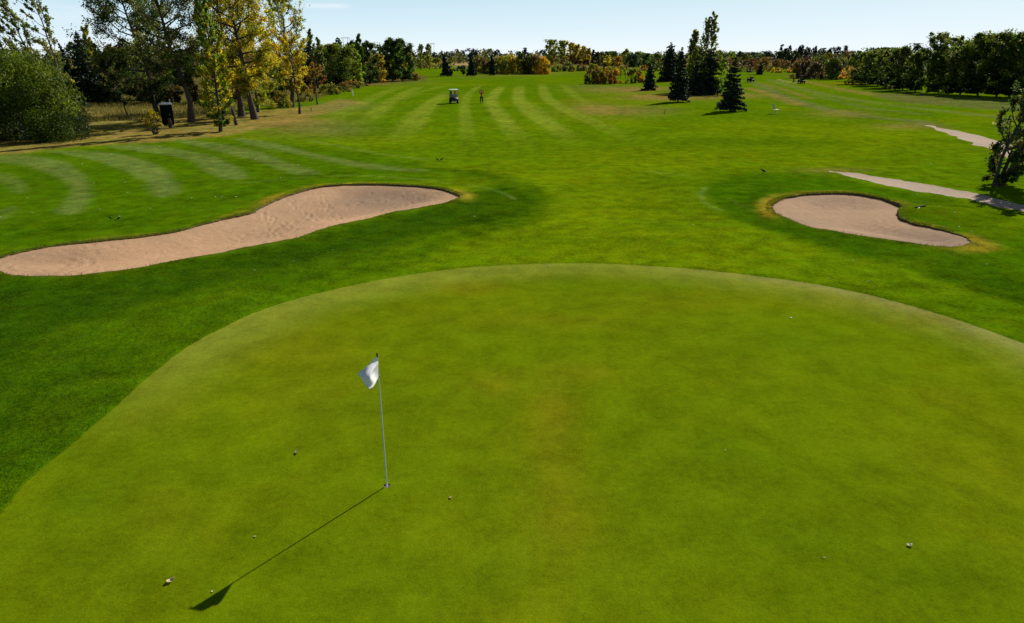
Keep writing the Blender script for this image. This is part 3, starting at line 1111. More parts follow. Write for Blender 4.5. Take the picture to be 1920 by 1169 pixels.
def conifer(name, label, px, py, top, wpx, pal=((SPR, 0, 1, 1.0), (SPB, 0, 1, .5)), lean=0.0, group=None, seed=1, cover=4.0, bare=0.05, power=0.85, cat="spruce tree", loc=None, bend=1.6, tiers=None):
    rng = np.random.default_rng(seed)
    g = gp(px, py) if loc is None else np.array(loc)
    zg = float(hgt(g[0], g[1]))
    f = fwd(g[1])
    h = height_to(g[1], top) - zg
    w = wpx * 1.14 * f / FPX
    cover, power = cover * 1.3, power * .88
    ln = lean * f / FPX
    dist = math.hypot(g[0], g[1])
    root = thing(name, label, cat, (g[0], g[1], zg), 0, group)
    wood = Acc()
    tt = np.linspace(0, 1, 8)
    tp = np.stack([ln * tt ** bend, 0 * tt, tt * h - .05], 1)
    wood.tube(tp, h * 0.016 * (1 - tt) + 0.012, 7)
    nt_ = tiers or int(np.clip(h * 2.6, 9, 26))
    A, B, D = [], [], []
    for i in range(nt_):
        t = bare + (0.985 - bare) * (i / (nt_ - 1)) ** 0.95
        zc = t * h
        x0 = ln * t ** bend
        R_ = w * 0.5 * max((1 - t), 0.0) ** power * rng.uniform(.82, 1.1) + 0.02 * w
        nb = int(np.clip(5 + 9 * (1 - t), 4, 13))
        off = rng.uniform(0, 6.28)
        for k in range(nb):
            a = off + 6.283 * k / nb + rng.normal(0, .18)
            L = R_ * rng.uniform(.68, 1.12)
            droop = -0.16 * L * (1 - t) + 0.10 * L * t + rng.normal(0, .05 * L)
            e = np.array((math.cos(a) * L, math.sin(a) * L, droop))
            p = np.array((x0, 0, zc + rng.normal(0, .015 * h)))
            A.append(p)
            B.append(p + e)
            D.append(L)
            if dist < 140:
                wood.tube([p, p + e * .55 + np.array((0, 0, -0.03 * L)), p + e], [0.022, 0.014, 0.005], 4)
    A, B, D = np.array(A), np.array(B), np.array(D)
    s0 = max(0.10, dist * 0.0016)
    n = int(2.4 * cover * 0.5 * w * h / (s0 * s0 * 0.7))
    cl_ = rng.choice(len(A), n, p=D / D.sum())
    u = rng.beta(1.25, .85, n)[:, None]
    d = B[cl_] - A[cl_]
    side = unit(np.cross(d, np.array((0, 0, 1.0))))
    C = A[cl_] + d * u + side * (rng.normal(0, .20, n) * D[cl_] * (1 - 0.55 * u[:, 0]))[:, None] + rng.normal(0, .25, (n, 1)) * np.array((0, 0, 1)) * s0
    C[:, 2] -= np.abs(rng.normal(0, .06, n)) * D[cl_]
    nrm = unit(rng.normal(0, .9, (n, 3)) + np.array((0, 0, .6)))
    size = s0 * rng.uniform(.7, 1.4, n)
    zt = np.clip(C[:, 2] / h, 0, 1)
    wood.build("trunk", M_BARK, root)
    leaves("crown", C, size, nrm, pick(rng, list(pal), n, zt, cl_), root, 0.08, 1.6)
    return root


def shrub(name, label, cat, px, py, top, wpx, pal, cover=3.2, clumps=26, group=None, seed=1, sprigs=14, squash=1.0, lump=0.30, loc=None, depth=0.9, trans=0.35, stems=7, floor=0.0, lean=0.0, leaf_k=1.0):
    """several stems from the ground, foliage gathered in uneven clumps over a low dome"""
    rng = np.random.default_rng(seed)
    g = gp(px, py) if loc is None else np.array(loc)
    zg = float(hgt(g[0], g[1]))
    f = fwd(g[1])
    h = height_to(g[1], top) - zg
    w = wpx * f / FPX
    ln = lean * f / FPX
    dist = math.hypot(g[0], g[1])
    if loc is None:                                  # px, py mark the near foot: set the middle half a depth further back
        d = np.array((g[0], g[1])) / dist
        g = np.array((g[0] + d[0] * w * depth * 0.42, g[1] + d[1] * w * depth * 0.42, 0))
        h = height_to(g[1], top) - zg
    root = thing(name, label, cat, (g[0], g[1], zg), 0, group)
    wood = Acc()
    A, Rr = [], []
    for k in range(clumps):
        a = rng.uniform(0, 6.283)
        zz = rng.uniform(0.0, 1.0) ** 1.35
        rad = math.sqrt(max(0.0, 1 - (zz * 0.96) ** 2.0)) * rng.uniform(.55, .9)
        c = np.array((math.cos(a) * rad * w * .5 + ln * zz, math.sin(a) * rad * w * .5 * depth, (0.07 + 0.79 * zz * rng.uniform(.85, 1.08)) * h))
        A.append(c)
        Rr.append(lump * rng.uniform(.6, 1.15) * min(w * .5, h * .8))
    for k in range(sprigs):
        a = rng.uniform(0, 6.283)
        r = math.sqrt(rng.uniform(0, .7))
        A.append(np.array((math.cos(a) * r * w * .5 + ln * .9, math.sin(a) * r * w * .5 * depth, h * (0.98 - 0.5 * r * r) * rng.uniform(.85, 1.04))))
        Rr.append(lump * .32 * min(w * .5, h * .8))
    A, Rr = np.array(A), np.array(Rr)
    for k in range(stems):
        e = A[rng.integers(len(A))]
        st = np.array((rng.normal(0, .06 * w), rng.normal(0, .06 * w), -0.05))
        wood.tube([st, st * .4 + e * .5 + rng.normal(0, .03 * w, 3), e], [h * .016 + .012, h * .010 + .008, .006], 5)
    s0 = max(0.09, dist * 0.0016) * leaf_k
    n = int(1.9 * cover * w * h / (s0 * s0 * 0.8))
    cl_ = rng.choice(len(A), n, p=Rr ** 2 / (Rr ** 2).sum())
    dirs = unit(rng.normal(size=(n, 3)))
    C = A[cl_] + dirs * (Rr[cl_] * rng.uniform(.25, 1.0, n) ** .5 * rng.uniform(.8, 1.15, n))[:, None] * np.array((1, 1, .9 * squash))
    spk = cl_ >= clumps
    C[spk, 2] += rng.normal(0, .6, spk.sum()) * Rr[cl_[spk]] * 1.5
    C[:, 2] = np.where(C[:, 2] < floor * h + 0.03, floor * h + rng.uniform(0.03, .2, n) * h * .6, C[:, 2])
    nrm = unit(rng.normal(size=(n, 3)) * .8 + dirs * .8 + np.array((0, 0, .3)))
    size = s0 * rng.uniform(.6, 1.4, n)
    zt = np.clip(C[:, 2] / h, 0, 1)
    wood.build("stems", M_BARK, root)
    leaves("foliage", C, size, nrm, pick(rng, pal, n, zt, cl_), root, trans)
    return root


def plain(*cw):
    """palette spread evenly over the whole height"""
    return [(c, 0, 1, w) for c, w in cw]


# ---- tall trees, left of the fairway
GL = "tall trees left of the fairway"
shrub("willow_bush", "huge rounded olive green bush at the left edge beside the mown stripes", "bush", 50, 272, 98, 236,
      [((.050, .085, .008), .0, 1, 1.2), (DKG, 0, .7, .9), ((.095, .135, .010), .45, 1, 1.2), ((.17, .22, .012), .6, 1, .7)], cover=6.0, clumps=90, sprigs=70, lump=.27, seed=3, stems=12, depth=1.0, trans=.3)  # lime put into the upper leaves for the sunlit top of the bush
pw = [(GRY, .45, 1, 1.0), (MDG, 0, .8, .8), (OLV, .2, .7, .6), (YGR, .25, .5, .5)]
broadleaf("poplar_tree", "wind-bent poplar behind the huge bush, nearest the left edge", "poplar tree", 62, 226, 2, 62, pw, "column", .2, 24, 6, 1.5, 1.5, -48, GL, 11, bark=M_BARKG, wind=-.35, spread=.42)
broadleaf("poplar_tree", "wind-bent poplar behind the huge bush, middle one of three", "poplar tree", 98, 222, -22, 60, pw, "column", .2, 26, 6, 1.5, 1.5, -50, GL, 12, bark=M_BARKG, wind=-.35, spread=.42)
broadleaf("poplar_tree", "wind-bent poplar with pale trunk above the right side of the huge bush", "poplar tree", 138, 212, -30, 58, pw, "column", .25, 24, 6, 1.4, 1.3, -44, GL, 13, bark=M_BARKG, wind=-.3, spread=.42)
broadleaf("aspen_tree", "small yellowing tree just showing over the top of the huge bush", "tree", 32, 222, 88, 62, [(YEL, .4, 1, .8), (OLV, 0, 1, 1), (YGR, .4, 1, .7)], "oval", .2, 14, 6, .6, 3, 0, GL, 14)
conifer("spruce_tree", "dark spruce rising behind the huge bush at the left edge of the photo", 4, 206, 84, 56, seed=15)
conifer("spruce_tree", "slim dark spruce between the huge bush and the dark cottonwoods", 136, 198, 84, 36, seed=16)
conifer("spruce_tree", "dark spruce with a yellow poplar directly behind it", 170, 196, 64, 62, seed=17)
broadleaf("poplar_tree", "narrow yellow-topped poplar behind a dark spruce in the left woods", "poplar tree", 179, 186, 48, 34, [(YGR, .5, 1, 1), (GRY, .4, 1, .6), (YEL, .3, .6, .7), (OLV, 0, .4, 1)], "spire", .15, 24, 6, 1.4, 3, 0, GL, 18, bark=M_BARKG)
dkp = plain((DKG, 1.0), (MDG, .35), (PUR, .25))
for i, (px, py, top, w, lab, pal) in enumerate((
        (212, 193, 96, 84, "dark dense tree in the shade at the left end of the understorey", dkp),
        (268, 194, 84, 92, "dark dense tree in the understorey behind the portable toilet", dkp),
        (322, 196, 98, 76, "brownish leafing tree in the understorey right of the portable toilet", plain((BRN, .8), (DKG, .8), (PUR, .5))),
        (388, 194, 104, 84, "olive brown tree in the understorey behind the young bright poplar", plain((OLV, .7), (BRN, .6), (DKG, .8))),
        (438, 192, 92, 70, "brown leafing tree in the understorey left of the yellow cottonwood", plain((BRN, .7), (OLV, .8), (YGR, .25))),
        (515, 186, 100, 60, "dark green tree in the understorey right of the yellow cottonwood", plain((MDG, .8), (DKG, .8), (OLV, .3))))):
    broadleaf("understorey_tree", lab, "tree", px, py, top, w, pal, "oval", .08, 16, 6, .5, 3.6, 0, "understorey trees in the left woods", 30 + i)
broadleaf("young_tree", "thin leaning young tree with a bare dark trunk left of the portable toilet", "tree", 243, 223, 112, 62, dkp, "oval", .38, 14, 6, .6, 2.6, -26, None, 41)
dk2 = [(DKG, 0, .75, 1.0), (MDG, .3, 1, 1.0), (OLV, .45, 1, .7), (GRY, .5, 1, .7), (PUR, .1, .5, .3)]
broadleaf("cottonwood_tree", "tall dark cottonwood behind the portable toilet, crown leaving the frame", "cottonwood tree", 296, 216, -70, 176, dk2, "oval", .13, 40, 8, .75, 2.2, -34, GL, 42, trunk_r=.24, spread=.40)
broadleaf("cottonwood_tree", "tall dark cottonwood with thick bare trunk right of the portable toilet", "cottonwood tree", 359, 229, -90, 150, dk2, "oval", .27, 36, 8, .85, 1.7, -34, GL, 43, trunk_r=.27, spread=.40)
broadleaf("poplar_tree", "young bright poplar with a short trunk at the mown edge", "poplar tree", 414, 249, -30, 66,
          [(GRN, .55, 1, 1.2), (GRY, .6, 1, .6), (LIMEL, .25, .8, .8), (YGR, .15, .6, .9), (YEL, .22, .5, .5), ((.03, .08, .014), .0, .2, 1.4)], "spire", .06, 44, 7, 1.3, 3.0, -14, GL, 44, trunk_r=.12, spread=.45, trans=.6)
yl = [(OLV, .0, 1, .8), (YGR, .2, 1, 1.2), (YEL, .25, .8, 1.2), (GRN, .1, .6, .5), (GRY, .7, 1, .4)]
broadleaf("cottonwood_tree", "large golden cottonwood with a thick dark trunk, tallest of the yellow trees", "cottonwood tree", 478, 225, -95, 150, yl, "oval", .24, 44, 8, .8, 2.4, -26, GL, 45, trunk_r=.28, spread=.42, trans=.55)
broadleaf("cottonwood_tree", "olive brown cottonwood standing just behind and left of the golden one", "cottonwood tree", 453, 219, -50, 96, plain((OLV, 1), (BRN, .5), (YGR, .3)), "oval", .17, 30, 7, .85, 2.1, -18, GL, 46, trunk_r=.3, spread=.5)
broadleaf("cottonwood_tree", "low leafy yellow-green tree tucked behind the golden cottonwood's trunk", "cottonwood tree", 484, 211, 20, 84, [(LIMEL, 0, .5, .8), (YGR, 0, 1, 1), (YEL, .35, 1, .9), (GRN, 0, .4, .6)], "oval", .12, 24, 7, .6, 2.6, 26, GL, 47)
broadleaf("cottonwood_tree", "airy pale olive cottonwood, rightmost of the tall left trees", "cottonwood tree", 548, 201, -24, 84, [(YGR, .2, 1, 1.2), (GRY, .5, 1, 1.0), (OLV, 0, .8, .6), (YEL, .2, .65, .6)], "oval", .17, 36, 7, .95, 1.6, -8, GL, 48, trunk_r=.24, spread=.4, trans=.55)
broadleaf("young_tree", "slender young yellow tree leaning beside the rightmost tall cottonwood", "tree", 562, 214, 62, 52, [(YEL, .2, 1, .8), (YGR, .2, 1, 1), (BRN, 0, .6, .4)], "oval", .35, 16, 6, .8, 2.0, -12, None, 49, trunk_r=.11)
broadleaf("small_tree", "small thin tree with rusty brown leaves at the fairway edge", "tree", 595, 195, 120, 40, plain((BRN, 1), (RST, .7), (OLV, .3)), "oval", .35, 14, 6, .9, 2.0, -4, None, 50, trunk_r=.09)
shrub("yellow_bush", "small spiky yellow bush in the grass before the portable toilet", "bush", 292, 255, 204, 34, plain((YEL, .6), (YGR, 1), (BRN, .3)), cover=2.2, clumps=16, sprigs=20, seed=51, stems=12, floor=.3, depth=.8)
for i, (px, py, top, w, pal, lab) in enumerate((
        (528, 203, 172, 40, plain((YGR, .8), (ORG, .4), (OLV, .6)), "yellowish low bush between the golden and the airy cottonwoods"),
        (572, 190, 160, 34, plain((YEL, .5), (OLV, .8), (BRN, .4)), "yellow-brown low bush behind the small rusty tree"),
        (618, 178, 155, 44, plain((OLV, 1.2), (YGR, .6)), "rounded olive low bush just right of the small rusty tree"),
        (645, 173, 156, 28, plain((OLV, .8), (BRN, .6)), "small olive mound next to the rounded olive bush"),
        (662, 166, 150, 40, plain((BRN, .8), (ORG, .6), (OLV, .5)), "reddish weedy bush at the foot of the dark clump"),
        (395, 204, 168, 44, plain((YGR, .5), (OLV, .8)), "olive low bush right of the thick bare trunk"),
        (215, 196, 165, 46, plain((DKG, .8), (MDG, .5)), "dark low bush in the rank grass beyond the huge bush"))):
    shrub("low_bush", lab, "bush", px, py, top, w, pal, cover=3.0, clumps=18, sprigs=16, seed=60 + i, group="low bushes along the left rough")

# ---- the dark clump halfway down the left side
GC = "clump halfway down the left side"
conifer("spruce_tree", "pointed spruce, left one of a slim pair behind the rusty tree", 578, 166, 73, 22, seed=70)
conifer("spruce_tree", "pointed spruce, right one of a slim pair behind the rusty tree", 586, 166, 68, 22, seed=71, pal=((SPB, 0, 1, 1), (OLV, 0, 1, .4)))
gp_ = plain((GRY, 1.0), (MDG, .6))
broadleaf("poplar_tree", "tall thin grey-green poplar rising from the left end of the dark clump", "poplar tree", 596, 165, 56, 20, gp_, "spire", .1, 24, 5, 1.5, 2.4, -3, GC, 72)
broadleaf("poplar_tree", "thin grey-green poplar just right of the tallest thin poplar in the clump", "poplar tree", 608, 165, 71, 20, gp_, "spire", .1, 22, 5, 1.5, 2.2, -1, GC, 73)
broadleaf("broad_tree", "large bushy olive tree at the left front of the dark clump", "tree", 628, 163, 86, 82, [(OLV, .3, 1, 1), (MDG, 0, 1, .9), (DKG, 0, .5, 1.2), (LIMEL, .5, 1, .3)], "oval", .03, 26, 7, .5, 4.2, 0, GC, 74)
conifer("spruce_tree", "bushy dark evergreen with ragged top above the olive tree", 640, 158, 73, 44, seed=75, power=.6, cover=4.5, pal=((MDG, 0, 1, 1), (SPB, 0, 1, 1)))
broadleaf("broad_tree", "dark rounded tree in the middle of the clump", "tree", 664, 157, 77, 42, plain((DKG, 1), (MDG, .7)), "oval", .03, 18, 6, .6, 4, 0, GC, 76)
broadleaf("poplar_tree", "slim dark-topped poplar standing highest in the middle of the clump", "poplar tree", 677, 158, 63, 22, plain((MDG, 1), (GRN, .4)), "spire", .05, 22, 5, 1.3, 3, 0, GC, 77)
broadleaf("broad_tree", "dark tree with grey-green top right of the highest poplar", "tree", 693, 157, 76, 36, plain((DKG, 1), (MDG, .6), (GRY, .3)), "oval", .03, 18, 6, .7, 4, 0, GC, 78)
broadleaf("poplar_tree", "bright lime green young poplar in front of the clump", "poplar tree", 672, 162, 94, 26, plain((LIMEL, 1), (GRN, .5)), "spire", .03, 20, 5, 1.0, 2.6, 0, GC, 79)
conifer("small_spruce", "small dark spruce bush at the front foot of the clump", 679, 161, 134, 24, seed=80, power=.55, bare=.0)
broadleaf("broad_tree", "brown and yellow leafing tree in the gap of the clump", "tree", 707, 155, 102, 40, plain((BRN, .6), (OLV, .8), (YGR, .5), (ORG, .25)), "oval", .03, 18, 6, .6, 3.2, 0, GC, 81)
broadleaf("broad_tree", "tall dark tree, left half of the dense pair at the clump's end", "tree", 735, 153, 73, 44, plain((DKG, 1), (MDG, .7), (GRN, .2)), "oval", .02, 22, 7, .8, 4.5, 0, GC, 82)
broadleaf("broad_tree", "tall dark tree, right half of the dense pair at the clump's end", "tree", 755, 152, 74, 46, plain((DKG, 1), (MDG, .8), (GRN, .3)), "oval", .02, 22, 7, .8, 4.5, 0, GC, 83)
broadleaf("young_tree", "lime yellow young tree at the right end of the dark clump", "tree", 769, 151, 108, 22, plain((LIMEL, 1), (YGR, .6)), "oval", .05, 14, 5, .7, 3, 0, GC, 84)
shrub("low_bush", "orange-brown low bush at the right foot of the dark clump", "bush", 776, 152, 135, 26, plain((BRN, .7), (ORG, .7), (OLV, .4)), seed=85, cover=3)
broadleaf("bare_tree", "nearly leafless thin tree behind the right end of the dark clump", "tree", 768, 138, 91, 22, plain((PUR, 1), (BRN, .6)), "vase", .3, 18, 6, 1.2, .6, 0, GC, 86)
broadleaf("bare_tree", "nearly leafless thin tree seen in the gap of the dark clump", "tree", 712, 142, 90, 14, plain((GRY, 1), (PUR, .6)), "vase", .3, 14, 6, 1.2, 1.0, 0, GC, 87)

# ---- centre, beyond the golfer
GS = "young trees beyond the golfer"
for i, (px, py, top, w, lab) in enumerate(((789, 131, 84, 14, "narrow distant poplar, left of two, between clump and leaning spruce"),
                                           (805, 131, 83, 14, "narrow distant poplar, right of two, between clump and leaning spruce"))):
    broadleaf("poplar_tree", lab, "poplar tree", px, py, top, w, [(GRY, .3, 1, 1), (YGR, .0, .6, .6), (OLV, 0, 1, .5)], "column", .25, 20, 5, 1.3, 2.6, 0, GS, 90 + i)
for i, (px, py, top, w, lab) in enumerate(((777, 128, 108, 14, "small pale tree left of the two narrow distant poplars"),
                                           (797, 127, 108, 10, "small pale tree between the two narrow distant poplars"),
                                           (817, 127, 110, 14, "small pale tree right of the two narrow distant poplars"),
                                           (824, 127, 110, 12, "small pale tree touching the leaning spruce on its left"))):
    broadleaf("small_tree", lab, "tree", px, py, top, w, plain((YGR, .8), (OLV, 1)), "oval", .25, 12, 5, .7, 3, 0, GS, 94 + i)
kink = ((SPR, 0, 1, 1.0), (SPB, 0, 1, .4))
conifer("leaning_spruce", "dark spruce with a crooked tip bent left, leftmost beyond the golfer", 838, 144, 96, 21, kink, -9, "crooked spruces beyond the golfer", 100, 4.5, .1, 1.25, bend=2.2)
conifer("leaning_spruce", "dark spruce with a crooked tip bent left, middle of three", 885, 143, 98, 20, kink, -4, "crooked spruces beyond the golfer", 101, 4.5, .1, 1.2, bend=2.2)
conifer("leaning_spruce", "dark slim spruce before the golden hedge, rightmost of three", 923, 142, 102, 16, kink, -1, "crooked spruces beyond the golfer", 102, 4.5, .1, 1.1)
broadleaf("small_tree", "low dark round-headed tree between two crooked spruces", "tree", 870, 142, 124, 20, plain((DKG, 1), (SPB, .6)), "top", .3, 12, 5, .3, 3.6, -3, None, 103)
broadleaf("small_tree", "thin olive tree standing against the leftmost crooked spruce", "tree", 846, 140, 106, 12, plain((OLV, 1), (YGR, .5)), "oval", .1, 12, 5, .9, 2.2, 0, None, 104)
GH = "hedge of autumn shrubs beyond the golfer"
hz = [(901, 138, 103, 26, plain((OLV, 1), (BRN, .5), (YGR, .4)), "olive brown shrub at the left end of the autumn hedge"),
      (915, 139, 107, 22, plain((OLV, .8), (BRN, .7)), "brownish shrub behind the rightmost crooked spruce"),
      (936, 139, 105, 26, plain((OLV, 1), (YGR, .6)), "olive shrub just right of the rightmost crooked spruce"),
      (950, 140, 101, 28, plain((YGR, .8), (OLV, .8), (YEL, .4)), "yellow-green shrub left of centre in the autumn hedge"),
      (966, 140, 103, 26, plain((YEL, .7), (YGR, .8)), "golden shrub in the middle of the autumn hedge"),
      (982, 140, 99, 26, plain((DKG, 1), (MDG, .7), (OLV, .3)), "dark green shrub in the middle of the autumn hedge"),
      (998, 140, 100, 28, plain((YGR, .8), (OLV, .7), (BRN, .4)), "olive yellow shrub right of the dark green one in the hedge"),
      (1015, 140, 105, 26, plain((ORG, .9), (YEL, 1)), "brightest orange shrub near the right end of the autumn hedge"),
      (1023, 139, 110, 16, plain((YEL, .8), (YGR, .5), (BRN, .3)), "small golden shrub closing the right end of the autumn hedge")]
for i, (px, py, top, w, pal, lab) in enumerate(hz):
    shrub("hedge_shrub", lab, "shrub", px, py, top, w * 1.3, pal, 4.4, 26, GH, 110 + i, sprigs=18, lump=.32)
for i, (px, top, lab) in enumerate(((908, 92, "bare twiggy sapling sticking out of the hedge's left end"), (957, 94, "bare twiggy sapling sticking out of the hedge's middle"),
                                    (1008, 95, "bare twiggy sapling sticking out of the hedge's right half"))):
    broadleaf("bare_tree", lab, "tree", px, 138, top, 10, plain((GRY, 1), (BRN, .6)), "vase", .4, 12, 5, 1.2, .7, 0, "saplings in the autumn hedge", 120 + i)
GF = "distant autumn trees at the end of the fairway"
vs_ = [(YGR, .4, 1, .8), (GRY, .4, 1, .8), (OLV, .3, 1, .7), (BRN, 0, .4, 1)]
broadleaf("distant_tree", "tall fan-shaped distant tree, left of a pair right of the orange hedge", "tree", 1037, 131, 77, 27, vs_, "vase", .25, 22, 6, 1.3, 2.6, 0, GF, 125)
broadleaf("distant_tree", "tall fan-shaped distant tree, right of a pair right of the orange hedge", "tree", 1053, 131, 79, 22, vs_, "vase", .25, 20, 6, 1.3, 2.6, 0, GF, 126)
for i, (px, top, w, lab) in enumerate(((1072, 82, 22, "tallest yellow poplar at the left end of the distant row"), (1083, 85, 18, "second yellow poplar from the left in the distant row"),
                                       (1093, 88, 17, "third yellow poplar from the left in the distant row"), (1102, 92, 14, "shortest yellow poplar at the right end of the distant row"))):
    broadleaf("distant_poplar", lab, "poplar tree", px, 124, top, w, [(YEL, .5, 1, .8), (YGR, .4, 1, 1), (BRN, 0, .4, .8), (PUR, 0, .35, .8)], "column", .1, 20, 5, 1.4, 3.4, 0, "row of yellow poplars", 128 + i)
ds = [(1043, 134, 121, 22, plain((OLV, 1), (YGR, .5)), "round olive far shrub beneath the fan-shaped pair"), (1066, 133, 116, 26, plain((OLV, 1), (GRY, .4)), "larger round grey-olive far shrub beneath the yellow poplars"),
      (1072, 134, 124, 15, plain((OLV, .6), (BRN, .6)), "small brown far shrub in front of the larger round one"), (1090, 133, 119, 24, plain((OLV, .8), (BRN, .6)), "brown-olive far shrub under the short end of the yellow poplars"),
      (1112, 131, 119, 22, plain((YGR, .7), (OLV, .8)), "yellow-olive far shrub left of the small far spruce"), (1148, 132, 125, 36, plain((YGR, .9), (OLV, .6)), "long low yellow-green far shrub behind the orange thicket"),
      (1172, 131, 126, 26, plain((YGR, .8), (GRY, .5)), "low pale far shrub behind the gap in the orange thicket"), (1208, 133, 123, 24, plain((ORG, .8), (BRN, .6)), "orange far shrub behind the small cone-shaped spruce"),
      (1228, 134, 127, 22, plain((DKG, .8), (OLV, .6)), "dark far shrub left of the tall dark pine's foot")]
for i, (px, py, top, w, pal, lab) in enumerate(ds):
    shrub("distant_shrub", lab, "shrub", px, py, top, w, pal, 3.6, 20, "far shrubs at the end of the fairway", 134 + i, sprigs=10)
conifer("distant_spruce", "small dark far spruce between olive and yellow trees", 1134, 130, 116, 8, seed=145)
ft = [(1111, 126, 93, 10, plain((DKG, 1), (PUR, .5)), "spire", "thin dark spired far tree right of the yellow poplars"), (1120, 126, 98, 16, plain((PUR, 1), (DKG, .5)), "oval", "dusky purple far tree right of the spired one"),
      (1129, 125, 98, 18, plain((GRY, 1), (MDG, .5)), "oval", "grey-green far tree left of the broad domed one"), (1146, 125, 98, 32, plain((MDG, 1), (DKG, .4)), "oval", "broad domed dark green far tree in the skyline's middle"),
      (1139, 127, 105, 14, plain((YGR, .8), (YEL, .6)), "oval", "small golden far tree in front of the domed green one"), (1158, 127, 107, 20, plain((ORG, .5), (BRN, .6), (YGR, .4)), "oval", "orange-brown far tree right of the small golden one"),
      (1173, 126, 93, 16, plain((GRY, .8), (OLV, .8), (YGR, .4)), "top", "tall thin-stemmed olive far tree standing above its neighbours"), (1187, 127, 104, 32, plain((SPB, 1), (MDG, .7)), "oval", "wide dark blue-green far tree right of the thin-stemmed one"),
      (1196, 125, 98, 22, plain((GRY, .9), (MDG, .6)), "oval", "grey-green far tree rising behind the wide dark one"), (1212, 127, 102, 26, plain((MDG, .9), (SPB, .6)), "oval", "dark rounded far tree left of the tall dark pine"),
      (1230, 128, 102, 26, plain((GRY, .8), (MDG, .8)), "oval", "grey-green rounded far tree touching the tall dark pine")]
for i, (px, py, top, w, pal, pr, lab) in enumerate(ft):
    broadleaf("distant_tree", lab, "tree", px, py, top, w, pal, pr, .08, 16, 6, .7, 3.8, 0, GF, 150 + i)
GO = "orange thicket on the right edge of the fairway"
ot = [(1107, 158, 129, 20, plain((BRN, 1), (PUR, .5), (OLV, .3)), "brown bush at the left end of the orange thicket"), (1121, 158, 126, 24, plain((ORG, .5), (BRN, .8), (YGR, .3)), "tawny bush second from the left in the orange thicket"),
      (1136, 158, 128, 24, plain((RST, .9), (ORG, .6), (BRN, .5)), "rust red bush in the middle of the orange thicket"), (1152, 157, 128, 22, plain((ORG, .7), (YEL, .5), (BRN, .6)), "orange-yellow bush at the right end of the orange thicket"),
      (1184, 156, 126, 20, plain((YGR, .8), (OLV, .7), (MDG, .5)), "yellow-green bush standing right of the thicket's gap"), (1198, 155, 128, 16, plain((ORG, .8), (BRN, .6)), "small orange bush next to the small cone-shaped spruce")]
for i, (px, py, top, w, pal, lab) in enumerate(ot):
    shrub("autumn_bush", lab, "bush", px, py, top, w * 1.25, pal, 3.4, 22, GO, 165 + i, sprigs=26, stems=14, lump=.27)
for i, (px, lab) in enumerate(((1163, "bare thin stem standing at the left of the thicket's gap"), (1172, "bare thin stem standing at the right of the thicket's gap"))):
    broadleaf("bare_tree", lab, "tree", px, 154, 124, 10, plain((OLV, 1), (BRN, 1)), "top", .5, 10, 5, .9, 1.0, 0, None, 172 + i)

# ---- spruces and poplars right of the fairway
conifer("spruce_tree", "small cone-shaped spruce standing alone right of the orange thicket", 1217, 169, 123, 29, seed=180, bare=.1, power=.75)
conifer("pine_tree", "tall dark ragged pine left of the tall poplars", 1253, 153, 83, 36, seed=181, power=.55, cover=4.5, pal=((SPR, 0, 1, 1), (DKG, 0, 1, .8), (PUR, 0, 1, .2)), cat="pine tree")
conifer("spruce_tree", "tall pointed spruce in front of the poplars with shadow at its foot", 1271, 191, 92, 44, seed=182, bare=.1, power=.95)
pp = [(GRY, .45, 1, 1.2), (GRN, 0, .5, .8), (LIMEL, .1, .5, .5), (OLV, .3, .8, .5)]
GP = "tall poplars behind the spruces"
broadleaf("poplar_tree", "dense grey-green poplar, lowest and leftmost of the three behind the spruces", "poplar tree", 1291, 172, 57, 34, pp, "spire", .06, 40, 6, 1.6, 3.0, 4, GP, 183, trans=.6, bark=M_BARKG)
broadleaf("poplar_tree", "feathery poplar in the middle of the three behind the spruces", "poplar tree", 1308, 172, 36, 28, pp, "spire", .06, 36, 6, 1.7, 1.4, 4, GP, 184, spread=.4, trans=.6, bark=M_BARKG)
broadleaf("poplar_tree", "feathery poplar, tallest and rightmost of the three behind the spruces", "poplar tree", 1322, 172, 26, 34, pp, "spire", .06, 40, 6, 1.7, 1.5, 4, GP, 185, spread=.4, trans=.6, bark=M_BARKG)
conifer("small_spruce", "low dark spruce at the poplars' feet between the two pointed spruces", 1302, 178, 118, 38, seed=186, power=.6, bare=.0)
conifer("fir_tree", "broad dark fir directly right of the poplars' feet", 1326, 177, 95, 42, seed=187, power=.5, bare=.02, cat="fir tree", cover=5)
broadleaf("broad_tree", "leafy green many-stemmed tree between the fir and the nearest spruce", "tree", 1343, 177, 96, 42, [(GRN, .2, 1, 1), (LIMEL, .4, 1, .7), (MDG, 0, .7, .8)], "oval", .1, 20, 7, .7, 3.2, 0, None, 188, trunks=4, bark=M_BARKG)
conifer("spruce_tree", "nearest dark spruce on the right, ragged, with its shadow on open grass", 1369, 209, 109, 52, seed=189, bare=.1, power=.85, cover=3.4)

